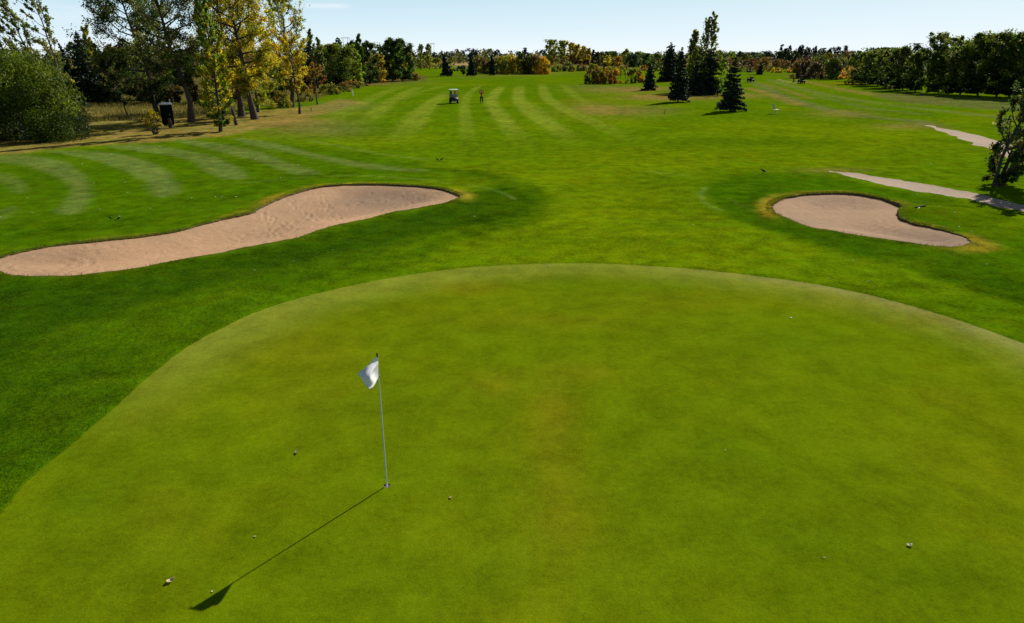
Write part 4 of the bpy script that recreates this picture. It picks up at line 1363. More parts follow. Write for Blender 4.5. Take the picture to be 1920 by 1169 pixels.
# ---- far right
conifer("distant_spruce", "small dark spruce standing alone on the far right fairway", 1424, 142, 118, 12, seed=190, power=.6, bare=.02)
shrub("golden_bush", "wide low golden bush at the end of the far right fairway", "bush", 1457, 138, 127, 34, plain((YEL, 1), (YGR, .8)), 4, 20, None, 191)
shrub("golden_bush", "smaller orange-gold low bush right of the wide golden one", "bush", 1481, 138, 130, 20, plain((YEL, .5), (ORG, .6), (OLV, .4)), 4, 16, None, 192)
GB = "bushy trees left of the orange tree"
bt = [(1496, 147, 108, 30, plain((BRN, .8), (ORG, .3), (OLV, .4)), "brown bushy tree at the left end of the far right clump"),
      (1510, 148, 111, 34, plain((PUR, 1), (BRN, .6)), "purple-brown bushy tree second in the far right clump"),
      (1528, 149, 113, 36, plain((PUR, .9), (BRN, .5), (GRY, .4)), "dusky mauve bushy tree low in the far right clump"),
      (1532, 144, 102, 44, plain((OLV, .9), (MDG, .7), (GRY, .4)), "tall olive bushy tree at the back of the far right clump"),
      (1556, 150, 108, 44, plain((OLV, 1), (MDG, .7), (PUR, .4)), "large dark olive bushy tree right of centre in the far right clump"),
      (1576, 149, 109, 30, plain((GRY, .8), (OLV, .8), (MDG, .5)), "pale olive bushy tree at the right end of the far right clump")]
for i, (px, py, top, w, pal, lab) in enumerate(bt):
    shrub("bushy_tree", lab, "tree", px, py, top, w, pal, 4.2, 34, GB, 195 + i, sprigs=22, lump=.3, stems=9)
shrub("orange_tree", "bright orange small tree in the gap of the far right trees", "tree", 1589, 154, 126, 34, plain((YEL, .7), (ORG, 1)), 2.8, 22, None, 203, sprigs=18, floor=.2)
shrub("low_bush", "low tawny weed bank at the foot of the orange small tree", "bush", 1600, 160, 151, 44, plain((OLV, .6), (ORG, .4), (YGR, .6)), 3, 16, None, 204)
shrub("low_bush", "small round olive bush before the right-hand woods", "bush", 1662, 168, 156, 20, plain((OLV, 1), (YGR, .7)), 3.5, 16, None, 205)
shrub("low_bush", "low brown weeds right of the small round olive bush", "bush", 1679, 169, 160, 16, plain((BRN, .8), (OLV, .6)), 3, 12, None, 206)
GW = "trees of the right-hand woods"
dg = [(MDG, .2, 1, 1), (DKG, 0, .6, 1.2), (OLV, .4, 1, 1.0), (GRN, .6, 1, .4)]  # extra olive towards the top stands for sunlit fronds, put into the colour
dgr = [(MDG, .2, 1, 1), (DKG, 0, .7, 1.3), (GRY, .5, 1, .5), (OLV, .45, 1, .8)]  # olive again weighted to the top as painted sunlight on the fronds
rw = [(1622, 158, 98, 46, dg, "olive-topped tree at the left end of the right-hand woods"), (1645, 161, 95, 46, dgr, "dark tree second from the left in the right-hand woods"),
      (1668, 165, 94, 44, dg, "dark tree behind the small round olive bush"), (1692, 169, 88, 46, dgr, "leafy dark tree left of the bare-stemmed crown in the woods"),
      (1716, 172, 98, 36, dg, "low leafy tree in front of the bare-stemmed crown"), (1760, 175, 100, 40, dg, "low leafy tree left of the lime sapling"),
      (1800, 178, 78, 50, dgr, "dark tree right of the lime sapling"), (1833, 180, 60, 54, dg, "tall dark tree, left one of the highest three in the woods"),
      (1868, 182, 58, 56, dgr, "tall dark tree, middle one of the highest three in the woods"), (1904, 184, 56, 56, dg, "tall dark tree, right one of the highest three in the woods"),
      (1945, 187, 52, 62, dgr, "tall dark tree cut by the right edge of the photo")]
for i, (px, py, top, w, pal, lab) in enumerate(rw):
    broadleaf("woodland_tree", lab, "tree", px, py, top, w, pal, "oval", .04, 26, 7, .8, 4.2, -5, GW, 210 + i, wind=-.25, spread=.6)
broadleaf("woodland_tree", "tree with round crown on a visible bare stem above the low leafy woods", "tree", 1740, 173, 63, 44, dgr, "top", .42, 20, 7, .5, 3.0, 4, GW, 223, wind=-.1, trunk_r=.2)
broadleaf("woodland_tree", "tree with open crown right of the round crown in the woods", "tree", 1775, 175, 70, 44, dgr, "top", .38, 20, 7, .6, 2.3, 10, GW, 224, wind=-.2, trunk_r=.2)
for i, (px, py, top, w) in enumerate(((1655, 150, 92, 60), (1700, 155, 106, 60), (1790, 164, 106, 70), (1850, 168, 66, 80), (1905, 170, 62, 80), (1960, 172, 60, 80))):
    broadleaf("woodland_tree", ("second-row tree behind the left end of the right-hand woods", "second-row tree behind the leafy middle of the right-hand woods", "second-row tree filling the gap behind the lime sapling",
              "second-row tree behind the left one of the highest three", "second-row tree behind the right one of the highest three", "second-row tree in the right-hand woods at the photo's edge")[i], "tree", px, py, top, w,
              plain((DKG, 1), (MDG, .5)), "oval", .03, 22, 7, .7, 4.5, 0, GW, 230 + i)
broadleaf("young_tree", "lime yellow sapling at the front of the right-hand woods", "tree", 1778, 177, 134, 30, plain((LIMEL, .8), (OLV, .9), (YGR, .5)), "oval", .04, 16, 6, .8, 3, 0, None, 240)
shrub("low_bush", "rusty low bush under the right end of the woods", "bush", 1903, 183, 152, 30, plain((RST, .7), (BRN, .8)), 3, 16, None, 241)
broadleaf("poplar_tree", "near wind-bent poplar with several stems at the right edge beside the gravel path", "poplar tree", 1864, 348, 124, 84,
          [(DKG, 0, 1, .8), (MDG, 0, 1, 1), (GRN, .3, 1, .5), (GRY, .3, 1, .5), (BRN, 0, 1, .12)], "oval", .08, 56, 9, 1.5, 5.2, 46, None, 242, trunk_r=.16, trunks=4, wind=.22, spread=.5, leaf_k=1.0)


def woods(name, label, rows, seed):
    """far-off wood that reads as one mass"""
    rng = np.random.default_rng(seed)
    Cs, Ss, Ks, Ns = [], [], [], []
    for (b0, b1, dist, hmin, hmax, wd, pal) in rows:
        b = b0
        while b < b1:
            d = dist * rng.uniform(.97, 1.06)
            w = wd * rng.uniform(.7, 1.3)
            h = rng.uniform(hmin, hmax)
            a = math.radians(b)
            c0 = np.array((d * math.sin(a), d * math.cos(a), float(hgt(d * math.sin(a), d * math.cos(a)))))
            s0 = d * 0.0017
            n = int(7.0 * w * h / (s0 * s0))
            z = rng.beta(1.4, 1.2, n)
            pk = rng.uniform(.5, 1.1)
            rad = w * .6 * np.clip(1 - z ** (2.2 * pk), .02, 1) ** .6
            th = rng.uniform(0, 6.283, n)
            rr = rad * np.sqrt(rng.uniform(.2, 1, n))
            lumps = rng.normal(size=(9, 3)) * np.array((w * .3, w * .3, h * .22)) + np.array((0, 0, h * .6))
            li = rng.integers(9, size=n)
            C = np.stack([rr * np.cos(th), rr * np.sin(th), z * h], 1)
            C = np.where(rng.random((n, 1)) < .5, C, lumps[li] + rng.normal(size=(n, 3)) * w * .13)
            C[:, 2] = np.clip(C[:, 2], .1, h * 1.05)
            Cs.append(C + c0)
            Ss.append(s0 * rng.uniform(.6, 1.4, n))
            p = pal[rng.integers(len(pal))]
            Ks.append(np.array(p) * (rng.uniform(.75, 1.25, (n, 1))) * rng.uniform(.8, 1.2))
            Ns.append(unit(rng.normal(size=(n, 3)) + np.array((0, 0, .4))))
            b += math.degrees(w / d) * rng.uniform(.55, .95)
    o = leaves(name, np.concatenate(Cs), np.concatenate(Ss), np.concatenate(Ns), np.concatenate(Ks), None, .25)
    return tag(o, label, "woodland", kind="stuff")


woods("far_woodland", "far-off mixed green wood on the horizon behind the left trees and the straw field",
      [(-52, -12, 260, 7, 12, 7, [DKG, MDG, OLV, BRN]), (-14, 4, 900, 8, 16, 12, [MDG, SPB, GRY, DKG]), (-9, -1.5, 780, 3, 7, 9, [BRN, OLV, GRY]),
       (-11, -5.4, 420, 2, 5, 5, [OLV, BRN, YGR])], 300)
woods("far_woodland", "far-off hazy wood on the horizon behind the yellow poplars and the orange thicket",
      [(2, 18, 640, 5, 9, 9, [MDG, OLV, GRY, BRN]), (3, 20, 950, 9, 14, 12, [SPB, GRY, MDG])], 301)
woods("far_woodland", "far-off brown and orange brush closing the far right fairway",
      [(15, 24, 340, 4.0, 6.6, 5, [BRN, (.2, .11, .045), OLV, PUR, (.22, .14, .035)]), (15, 25, 900, 9, 13, 12, [SPB, MDG, GRY]), (20.5, 24.5, 420, 6, 8.8, 5, [DKG, SPB, OLV]),
       (23, 28.5, 380, 6, 9.0, 6, [OLV, MDG, BRN, SPB]), (28, 52, 300, 7, 11, 7, [DKG, MDG, OLV])], 302)
woods("far_woodland", "far-off dark conifers standing above the brush on the right skyline",
      [(20.2, 22.6, 620, 12, 15, 5, [SPR, SPB]), (23.5, 25.0, 560, 10, 13, 5, [SPR, SPB]), (22.6, 23.6, 600, 8, 12, 5, [MDG, SPB])], 303)


def blades(name, label, spots, hmin, hmax, width, cols, n, seed):
    """grass blades: narrow bent triangles"""
    rng = np.random.default_rng(seed)
    P = spots(rng, n)
    n = len(P)
    h = rng.uniform(hmin, hmax, n)
    a = rng.uniform(0, 6.283, n)
    e = np.stack([np.cos(a), np.sin(a), 0 * a], 1) * (width * rng.uniform(.6, 1.4, n))[:, None]
    b = rng.normal(size=(n, 3)) * np.array((.35, .35, 0)) * h[:, None]
    V = np.empty((n, 3, 3))
    V[:, 0] = P - e
    V[:, 1] = P + e
    V[:, 2] = P + b + np.array((0, 0, 1.0)) * h[:, None]
    cc = np.array(cols)[rng.integers(len(cols), size=n)] * rng.uniform(.7, 1.3, (n, 1))
    cc = np.repeat(np.concatenate([cc, np.full((n, 1), .3)], 1), 3, axis=0)
    o = mesh_np(name, V.reshape(-1, 3), [np.arange(n * 3).reshape(n, 3)], M_LEAF, None, False, {"leaf": cc})
    return tag(o, label, "grass", kind="stuff")


def along(P, lo, hi):
    def f(rng, n):
        i = rng.integers(len(P), size=n)
        t = rng.random((n, 1))
        p = P[i] * (1 - t) + P[(i + 1) % len(P)] * t
        d = P[(i + 1) % len(P)] - P[i]
        nr_ = unit(np.stack([d[:, 1], -d[:, 0]], 1))
        s = dist_poly(P, p[:, 0] + nr_[:, 0] * .05, p[:, 1] + nr_[:, 1] * .05)
        nr_ = np.where((s > 0)[:, None], nr_, -nr_)
        clump = vnoise(p[:, 0] * 2.2, p[:, 1] * 2.2, 7)
        p = p + nr_ * rng.uniform(lo, hi, (n, 1))
        p = p[(clump > .25) & (rng.random(n) < np.clip(.25 + nr_[:, 1], .06, 1))]
        return np.concatenate([p, (hgt(p[:, 0], p[:, 1]) + .05)[:, None]], 1)
    return f


def inpoly(pts):
    P = catmull(gps(pts), 3)

    def f(rng, n):
        lo, hi = P.min(0), P.max(0)
        q = rng.uniform(lo, hi, (n * 3, 2))
        q = q[dist_poly(P, q[:, 0], q[:, 1]) < 0][:n]
        q = q[vnoise(q[:, 0] * .7, q[:, 1] * .7, 19) + rng.normal(0, .2, len(q)) > .35]
        return np.concatenate([q, hgt(q[:, 0], q[:, 1])[:, None]], 1)
    return f


blades("bunker_edge_grass", "ragged grass fringe round the long left sand bunker", along(BUNK_L, -.05, .25), .04, .10, .010, [(.06, .11, .008), (.10, .11, .012), (.16, .14, .02)], 16000, 401)
blades("bunker_edge_grass", "ragged grass fringe round the heart-shaped right sand bunker", along(BUNK_R, -.05, .28), .04, .11, .011, [(.06, .12, .008), (.12, .13, .012), (.2, .17, .02)], 12000, 402)
blades("tall_grass", "tall straw-coloured grass beyond the trees left of the portable toilet",
       inpoly([(150, 226), (165, 198), (240, 192), (340, 192), (450, 190), (540, 182), (600, 172), (690, 160), (640, 172), (590, 186), (520, 198), (440, 206), (330, 222), (240, 226)]), .15, .55, .03,
       [(.2, .17, .05), (.14, .14, .03), (.25, .2, .07)], 30000, 403)

# ------------------------------------------------------------------ things on the course
M_WHITE = pmat("white_paint", (0.80, 0.80, 0.78), 0.4, var=.05)
M_CLOTH = pmat("flag_cloth", (0.82, 0.82, 0.82), 0.8, var=.04, scale=30, trans=0.12)
M_POLE = pmat("fibreglass_pole", (0.62, 0.68, 0.62), 0.35, spec=.5, var=.1)
M_CUP = pmat("cup_liner", (0.70, 0.68, 0.60), 0.5, var=.2)
M_BLACK = pmat("black_plastic", (0.010, 0.010, 0.012), 0.85, spec=.1, var=.3)
M_RUB = pmat("tyre_rubber", (0.018, 0.018, 0.018), 0.85, var=.3)
M_NAVY = pmat("dark_cart_paint", (0.010, 0.011, 0.017), 0.5, spec=.2, var=.1)
M_CREAM = pmat("grey_vinyl", (0.22, 0.22, 0.24), 0.55, var=.15)
M_STEEL = pmat("brushed_steel", (0.45, 0.45, 0.46), 0.35, metallic=.9, var=.1)
M_GLASS = bpy.data.materials.new("windshield_plastic")
M_GLASS.use_nodes = True
_b = M_GLASS.node_tree.nodes["Principled BSDF"]
_b.inputs["Base Color"].default_value = (.35, .40, .45, 1)
_b.inputs["Alpha"].default_value = .06
_b.inputs["Roughness"].default_value = .3
_b.inputs["Specular IOR Level"].default_value = .1
M_RED = pmat("red_shirt_cloth", (0.60, 0.012, 0.010), 0.85, var=.25, scale=20)
M_TROUS = pmat("black_trouser_cloth", (0.012, 0.012, 0.014), 0.9, var=.3, scale=20)
M_SKIN = pmat("skin", (0.48, 0.27, 0.19), 0.55, var=.08)
M_HAIR = pmat("dark_hair", (0.02, 0.014, 0.010), 0.8)
M_LEAFD = pmat("dry_leaf", (0.66, 0.52, 0.30), 0.7, var=.35, scale=40, trans=.25)
M_LEAFP = pmat("pale_leaf", (0.78, 0.74, 0.60), 0.7, var=.15, scale=40, trans=.25)
M_FEATH = pmat("black_feathers", (0.010, 0.010, 0.013), 0.75, spec=.1, var=.3, scale=30)
M_TOILET = pmat("dark_green_plastic", (0.006, 0.009, 0.009), 0.85, spec=.05, var=.2)
M_ROOF = pmat("pale_translucent_roof", (0.62, 0.62, 0.60), 0.5, var=.1)
M_YELLOWP = pmat("pale_yellow_plastic", (0.75, 0.72, 0.35), 0.4, var=.06)
M_GALV = pmat("galvanised_lattice", (0.42, 0.44, 0.46), 0.6, metallic=.2, var=.1)

hx, hy = float(HOLE_C[0]), float(HOLE_C[1])
HZ0 = float(hgt(hx, hy))

# the cup sunk in the putting surface
cup = thing("hole_cup", "round hole with pale liner cut into the putting green at the flagstick's foot", "golf hole", (hx, hy, HZ0))
bm = bmesh.new()
ringN = 28
prof_c = [(HOLE_R * 1.02, -.001), (HOLE_R * 1.0, -.028), (HOLE_R * .95, -.03), (HOLE_R * .93, -.12), (.012, -.125)]
prev = None
for (r_, z_) in prof_c[1:]:
    ring = [bm.verts.new((r_ * math.cos(6.2832 * k / ringN), r_ * math.sin(6.2832 * k / ringN), z_)) for k in range(ringN)]
    if prev:
        for k in range(ringN):
            bm.faces.new((prev[k], prev[(k + 1) % ringN], ring[(k + 1) % ringN], ring[k]))
    prev = ring
bm.faces.new(prev)
obj_bm("liner", bm, M_CUP, cup, True)
bm = bmesh.new()
rings = []
for (r_, z_) in ((HOLE_R * 1.07, .0), (HOLE_R * 1.0, -.004), (HOLE_R * 1.0, -.028)):
    rings.append([bm.verts.new((r_ * math.cos(6.2832 * k / ringN), r_ * math.sin(6.2832 * k / ringN), z_)) for k in range(ringN)])
for a in range(2):
    for k in range(ringN):
        bm.faces.new((rings[a][k], rings[a][(k + 1) % ringN], rings[a + 1][(k + 1) % ringN], rings[a + 1][k]))
obj_bm("soil_rim", bm, M_SOIL, cup, True)

# flagstick
fs = thing("flagstick", "thin flagstick in the hole with a drooping white flag", "golf flag", (hx, hy, HZ0))
w_ = Acc()
w_.tube([(0, 0, -.12), (0, 0, .4), (0, 0, 1.4), (0, 0, 2.13)], [.0105, .0105, .0095, .0085], 10)
w_.build("pole", M_POLE, fs)
w_ = Acc()
w_.tube([(0, 0, -.122), (0, 0, -.10), (0, 0, .03), (0, 0, .034)], [.010, .013, .013, .009], 12)
w_.build("ferrule", M_WHITE, fs)
w_ = Acc()
w_.tube([(0, 0, 2.128), (0, 0, 2.14), (0, 0, 2.158), (0, 0, 2.166)], [.009, .011, .011, .003], 10)
w_.build("tip_cap", M_BLACK, fs)
# the cloth: hoist along the pole, blown towards the camera's left and sagging
nu, nv = 36, 30
top_e = catmull([(0.004, 0, 2.125), (-.045, -.035, 2.085), (-.105, -.145, 2.045), (-.172, -.19, 1.998), (-.248, -.20, 1.945)], 12, False)
bot_e = catmull([(0.004, 0, 1.79), (-.010, -.09, 1.785), (-.012, -.22, 1.795), (-.020, -.33, 1.80), (-.060, -.375, 1.797)], 12, False)


def along_curve(P, t):
    d = np.concatenate([[0], np.cumsum(np.linalg.norm(np.diff(P, axis=0), axis=1))])
    d /= d[-1]
    return np.stack([np.interp(t, d, P[:, k]) for k in range(3)], -1)


V = np.empty((nu, nv, 3))
for i in range(nu):
    t = i / (nu - 1)
    a, b = along_curve(top_e, t), along_curve(bot_e, t)
    for j in range(nv):
        s_ = j / (nv - 1)
        p = a * (1 - s_) + b * s_
        w1 = math.sin(s_ * math.pi)
        fold = .030 * math.sin(t * 7.5 + s_ * 4.2) * t ** .6 * (0.3 + .7 * w1) + .034 * math.exp(-((s_ - .30 - .30 * t) / .10) ** 2) * math.exp(-((t - .38) / .28) ** 2)
        p = p + np.array((.55, -.75, .25)) * fold + np.array((.02, -.8, .36)) * .075 * w1 * math.sin(math.pi * min(t * 1.05, 1))
        V[i, j] = p
F = [(i * nv + j, (i + 1) * nv + j, (i + 1) * nv + j + 1, i * nv + j + 1) for i in range(nu - 1) for j in range(nv - 1)]
flag = mesh_np("flag", V.reshape(-1, 3), [np.array(F)], M_CLOTH, fs, True)
md = flag.modifiers.new("thickness", "SOLIDIFY")
md.thickness = .0015
for z_ in (2.115, 1.80):
    bm = bmesh.new()
    r = bmesh.ops.create_cone(bm, segments=10, radius1=.011, radius2=.011, depth=.02, cap_ends=True)
    bmesh.ops.translate(bm, verts=r["verts"], vec=(0, 0, z_))
    obj_bm("sleeve_ring", bm, M_BLACK, fs)


# fallen leaves
def leaf_obj(px, py, L, label, mat, seed, group=None, curl=.5):
    rng = np.random.default_rng(seed)
    g = gp(px, py)
    n, m = 9, 5
    V, F = [], []
    for i in range(n):
        t = i / (n - 1)
        wd = .36 * math.sin(math.pi * t ** .8) + .012
        for j in range(m):
            s_ = (j - 2) / 2
            V.append(((t - .5) * L, s_ * wd * L * (1 + .12 * math.sin(t * 20)), (curl * (s_ * s_ * .3 + (t - .45) ** 2 * 1.1) + .05 * math.sin(t * 6 + s_ * 2)) * L))
    V = np.array(V)
    V[:, 2] -= V[:, 2].min() - .004
    F = [(i * m + j, i * m + j + 1, (i + 1) * m + j + 1, (i + 1) * m + j) for i in range(n - 1) for j in range(m - 1)]
    o = mesh_np("fallen_leaf", V, [np.array(F)], mat, None, True)
    o.location = (g[0], g[1], float(hgt(g[0], g[1])) + .004)
    o.rotation_euler = (rng.normal(0, .12), rng.normal(0, .12), rng.uniform(0, 6.28))
    return tag(o, label, "leaf", group)


LG = "dry leaves on the putting green"
leaf_obj(320, 1091, .10, "curled tan leaf casting a dark shadow near the flag's shadow tip", M_LEAFD, 1, LG, .6)
leaf_obj(557, 850, .075, "small brown leaf on the green left of the flagstick", M_LEAFD, 2, LG, .8)
leaf_obj(845, 934, .07, "flat ochre leaf on the green just right of the hole", M_LEAFD, 3, LG, .2)
leaf_obj(1705, 1024, .07, "pale leaf alone at the lower right of the green", M_LEAFP, 4, LG, .7)
leaf_obj(1483, 597, .07, "tiny white leaf on the upper right part of the green", M_LEAFP, 5, LG, .5)
leaf_obj(478, 1007, .04, "flat pale crumb of leaf midway along the flagstick's shadow", M_LEAFD, 6, LG, .15)
leaf_obj(398, 1110, .03, "tiny green-white speck of leaf beside the flag's shadow", M_LEAFP, 7, LG, .3)
leaf_obj(1545, 1046, .035, "small ochre leaf crumb left of the pale leaf at lower right", M_LEAFD, 8, LG, .2)
leaf_obj(1360, 845, .03, "minute dark-edged leaf crumb in the middle of the green", M_LEAFD, 9, LG, .3)
spk = [(162, 341), (176, 344), (52, 372), (240, 362), (235, 343), (282, 392), (188, 393), (404, 370), (416, 370), (360, 372), (443, 370), (526, 334), (155, 309), (230, 337), (116, 307),
       (245, 313), (625, 470), (890, 407), (934, 427), (550, 492), (478, 508), (60, 400), (2, 408), (225, 407), (600, 366), (1030, 500), (1300, 423), (1690, 462), (1628, 529), (1555, 524),
       (1850, 497), (1798, 427), (1822, 435), (1787, 408), (1760, 395), (1460, 365), (1860, 302), (1745, 309), (1600, 490), (1720, 365), (1905, 350), (300, 277), (330, 270), (420, 262), (260, 285),
       (210, 292), (480, 300), (560, 310)]
for i, (px, py) in enumerate(spk):
    leaf_obj(px, py, .075 if py > 330 else .10, "small pale leaf lying on mown grass away from the putting green", M_LEAFP, 20 + i, "pale leaves scattered over the mown grass", .6)
for i, (px, py) in enumerate(((1532, 378), (1590, 386), (1602, 388), (1626, 406), (1492, 402), (1586, 420), (1700, 448), (690, 372), (560, 398), (480, 424))):
    o = leaf_obj(px, py, .09, "small pale leaf lying on the raked sand of a bunker", M_LEAFP, 90 + i, "pale leaves lying on the sand", .5)
    o.location.z -= .10

# bunker rake lying on the grass
a, b = gp(1706, 400, .22), gp(1722, 391, .2)
c, d = gp(1716, 391, .2), gp(1734, 388.5, .2)
zz = lambda p, k: (p[0], p[1], float(hgt(p[0], p[1])) + k)
a, b, c, d = zz(a, .03), zz(b, .09), zz(c, .05), zz(d, .05)
rk = thing("bunker_rake", "rake with pale handle and black head lying beside the right sand bunker", "rake", a)
A0 = np.array(a)
w_ = Acc()
mid = (np.array(c) + np.array(d)) / 2
w_.tube([np.zeros(3), (mid - A0) * .5, mid - A0], [.016, .016, .016], 8)
w_.build("handle", M_WHITE, rk)
w_ = Acc()
w_.tube([np.array(c) - A0, np.array(d) - A0], [.045, .045], 8)
for k in range(9):
    p = (np.array(c) * (1 - k / 8) + np.array(d) * (k / 8)) - A0
    w_.tube([p, p + np.array((0.01, -.01, -.075))], [.014, .008], 5)
w_.build("head", M_BLACK, rk)


# golf carts
def cart_mesh(root, roof=None, vinyl=None):
    prof = [(1.16, .28), (1.20, .52), (1.02, .80), (.78, .86), (.66, .50), (.58, .30), (.05, .30), (.02, .62), (-.50, .62), (-.56, .74), (-1.06, .72), (-1.16, .55), (-1.14, .30)]
    bm = bmesh.new()
    L_ = [bm.verts.new((x, -.56, z)) for x, z in prof]
    R_ = [bm.verts.new((x, .56, z)) for x, z in prof]
    bm.faces.new(L_)
    bm.faces.new(R_[::-1])
    for k in range(len(prof)):
        bm.faces.new((L_[k], R_[k], R_[(k + 1) % len(prof)], L_[(k + 1) % len(prof)]))
    bmesh.ops.recalc_face_normals(bm, faces=bm.faces[:])
    bmesh.ops.bevel(bm, geom=bm.edges[:], offset=.035, segments=2, affect="EDGES")
    obj_bm("body", bm, M_NAVY, root, True)
    bm = bmesh.new()
    box(bm, (-.22, 0, .70), (.52, 1.04, .13), None, .04)
    obj_bm("seat", bm, vinyl or M_CREAM, root, True)
    bm = bmesh.new()
    box(bm, (-.52, 0, 1.0), (.11, 1.04, .42), Matrix.Rotation(-.18, 3, "Y"), .04)
    obj_bm("backrest", bm, vinyl or M_CREAM, root, True)
    bm = bmesh.new()
    box(bm, (-.05, 0, 1.83), (1.75, 1.18, .07), None, .03)
    obj_bm("roof", bm, roof or M_WHITE, root, True)
    for sy in (-1, 1):
        for (p, q) in (((.80, .53 * sy, .82), (.62, .53 * sy, 1.80)), ((-.62, .53 * sy, .70), (-.78, .53 * sy, 1.80))):
            w = Acc()
            w.tube([p, q], [.02, .02], 6)
            w.build("strut", M_BLACK, root)
    bm = bmesh.new()
    v = [bm.verts.new(p) for p in ((.79, -.5, .86), (.79, .5, .86), (.64, .5, 1.78), (.64, -.5, 1.78))]
    bm.faces.new(v)
    ob = obj_bm("windshield", bm, M_GLASS, root)
    ob.modifiers.new("thickness", "SOLIDIFY").thickness = .006
    bm = bmesh.new()
    box(bm, (1.20, 0, .36), (.05, .7, .08), None, .02)
    obj_bm("bumper", bm, M_STEEL, root)
    for sy in (-.3, .3):
        bm = bmesh.new()
        r = bmesh.ops.create_uvsphere(bm, u_segments=12, v_segments=8, radius=.045)
        bmesh.ops.transform(bm, matrix=Matrix.Translation((1.13, sy, .62)) @ Matrix.Diagonal((.5, 1, 1, 1)), verts=r["verts"])
        obj_bm("headlight", bm, M_STEEL, root, True)
    w = Acc()
    w.tube([(.7, -.27, .85), (.45, -.27, 1.02)], [.02, .02], 6)
    ring = [(.43 + .07 * math.sin(k * .5236), -.27 + .16 * math.cos(k * .5236), 1.03 + .12 * math.sin(k * .5236)) for k in range(13)]
    w.tube(ring, [.016] * 13, 5)
    w.build("steering_wheel", M_BLACK, root)
    for x in (.82, -.78):
        for sy in (-1, 1):
            bm = bmesh.new()
            r = bmesh.ops.create_cone(bm, segments=20, radius1=.23, radius2=.23, depth=.18, cap_ends=True)
            bmesh.ops.transform(bm, matrix=Matrix.Translation((x, .50 * sy, .23)) @ Matrix.Rotation(math.pi / 2, 4, "X"), verts=r["verts"])
            bmesh.ops.bevel(bm, geom=[e for e in bm.edges if len(e.link_faces) == 2 and e.calc_face_angle(0) > 1], offset=.04, segments=2, affect="EDGES")
            wh = obj_bm("wheel", bm, M_RUB, root, True)
            bm = bmesh.new()
            r = bmesh.ops.create_cone(bm, segments=16, radius1=.12, radius2=.10, depth=.03, cap_ends=True)
            bmesh.ops.transform(bm, matrix=Matrix.Translation((x, .60 * sy, .23)) @ Matrix.Rotation(-math.pi / 2 * sy, 4, "X"), verts=r["verts"])
            obj_bm("hubcap", bm, M_STEEL, wh, True)


def dup(root, loc, rz, label, group=None):
    r = root.copy()
    COL.objects.link(r)
    r.location = loc
    r.rotation_euler = (0, 0, rz)
    r["label"] = label
    if group:
        r["group"] = group
    for ch in list(root.children):
        c = ch.copy()
        COL.objects.link(c)
        c.parent = r
        for g_ in ch.children:
            e = g_.copy()
            COL.objects.link(e)
            e.parent = c
    return r


def onground(px, py):
    g = gp(px, py)
    return (g[0], g[1], float(hgt(g[0], g[1])))


GCART = "golf carts out on the course"
p = onground(851, 194.5)
cart = thing("golf_cart", "nearest golf cart, white roofed, parked on the striped fairway left of the golfer", "golf cart", p, -math.pi / 2 + .16, GCART)
cart_mesh(cart)
far_cart = thing("golf_cart", "dark golf cart alone on the far right fairway, just right of the nearest spruce", "golf cart", onground(1407, 154.5), math.pi / 2 + .1, GCART)
cart_mesh(far_cart, M_BLACK, M_BLACK)
dup(far_cart, onground(1502, 157.5), math.pi / 2 - .05, "dark golf cart on the far right fairway beside the bag trolley")
dup(cart, onground(855, 133.5), .5, "tiny distant golf cart beside the leftmost crooked spruce")
dup(far_cart, onground(1405, 137.5), math.pi / 2 + .3, "tiny distant golf cart beside a thin white stick, left of the lone far spruce")


# bag on the nearest cart (rests on it: a thing of its own)
def golf_bag(label, loc, rz, mat, tilt=.18, group=None):
    b_ = thing("golf_bag", label, "golf bag", loc, rz, group)
    w = Acc()
    ax = np.array((-math.sin(tilt), 0, math.cos(tilt)))
    w.tube([ax * 0, ax * .05, ax * .45, ax * .80, ax * .86, ax * .84], [.09, .13, .125, .135, .14, .10], 12)
    w.build("bag_body", mat, b_)
    w = Acc()
    for k in range(5):
        q = ax * .80 + np.array((.05 * math.cos(k * 1.26), .05 * math.sin(k * 1.26), 0))
        e = q + ax * (.22 + .04 * (k % 3)) + np.array((.03 * math.cos(k * 1.26), .03 * math.sin(k * 1.26), 0))
        w.tube([q, e, e + np.array((.02, .05, .01))], [.008, .008, .022], 6)
    w.build("clubs", M_STEEL, b_)
    return b_


cz = Matrix.Rotation(-math.pi / 2 + .16, 3, "Z")
for sy, lab, mt in ((-.28, "dark golf bag strapped on the back of the nearest cart, left side", M_BLACK), (.28, "red golf bag strapped on the back of the nearest cart, right side", M_RED)):
    q = Vector(p) + cz @ Vector((-.92, sy, .74))
    golf_bag(lab, q, -math.pi / 2 + .16, mt, group="bags on the nearest golf cart")

# bag trolley on the far fairway
tr = thing("bag_trolley", "small dark two-wheeled bag trolley left of the far golf cart", "golf trolley", onground(1488, 155.5), .6)
w_ = Acc()
w_.tube([(0, 0, .18), (-.15, 0, .6), (-.35, 0, 1.05)], [.02, .02, .02], 6)
w_.tube([(-.35, -.15, 1.05), (-.35, .15, 1.05)], [.022, .022], 6)
w_.tube([(0, 0, .15), (.45, 0, .05)], [.018, .018], 6)
w_.build("frame", M_BLACK, tr)
w_ = Acc()
w_.tube([(.05, 0, .22), (.03, 0, .30), (-.22, 0, .95), (-.24, 0, 1.0)], [.12, .15, .17, .15], 10)
w_.build("bag", M_BLACK, tr)
for sy in (-.3, .3):
    bm = bmesh.new()
    r = bmesh.ops.create_cone(bm, segments=16, radius1=.15, radius2=.15, depth=.05, cap_ends=True)
    bmesh.ops.transform(bm, matrix=Matrix.Translation((0, sy, .15)) @ Matrix.Rotation(math.pi / 2, 4, "X"), verts=r["verts"])
    obj_bm("wheel", bm, M_RUB, tr, True)


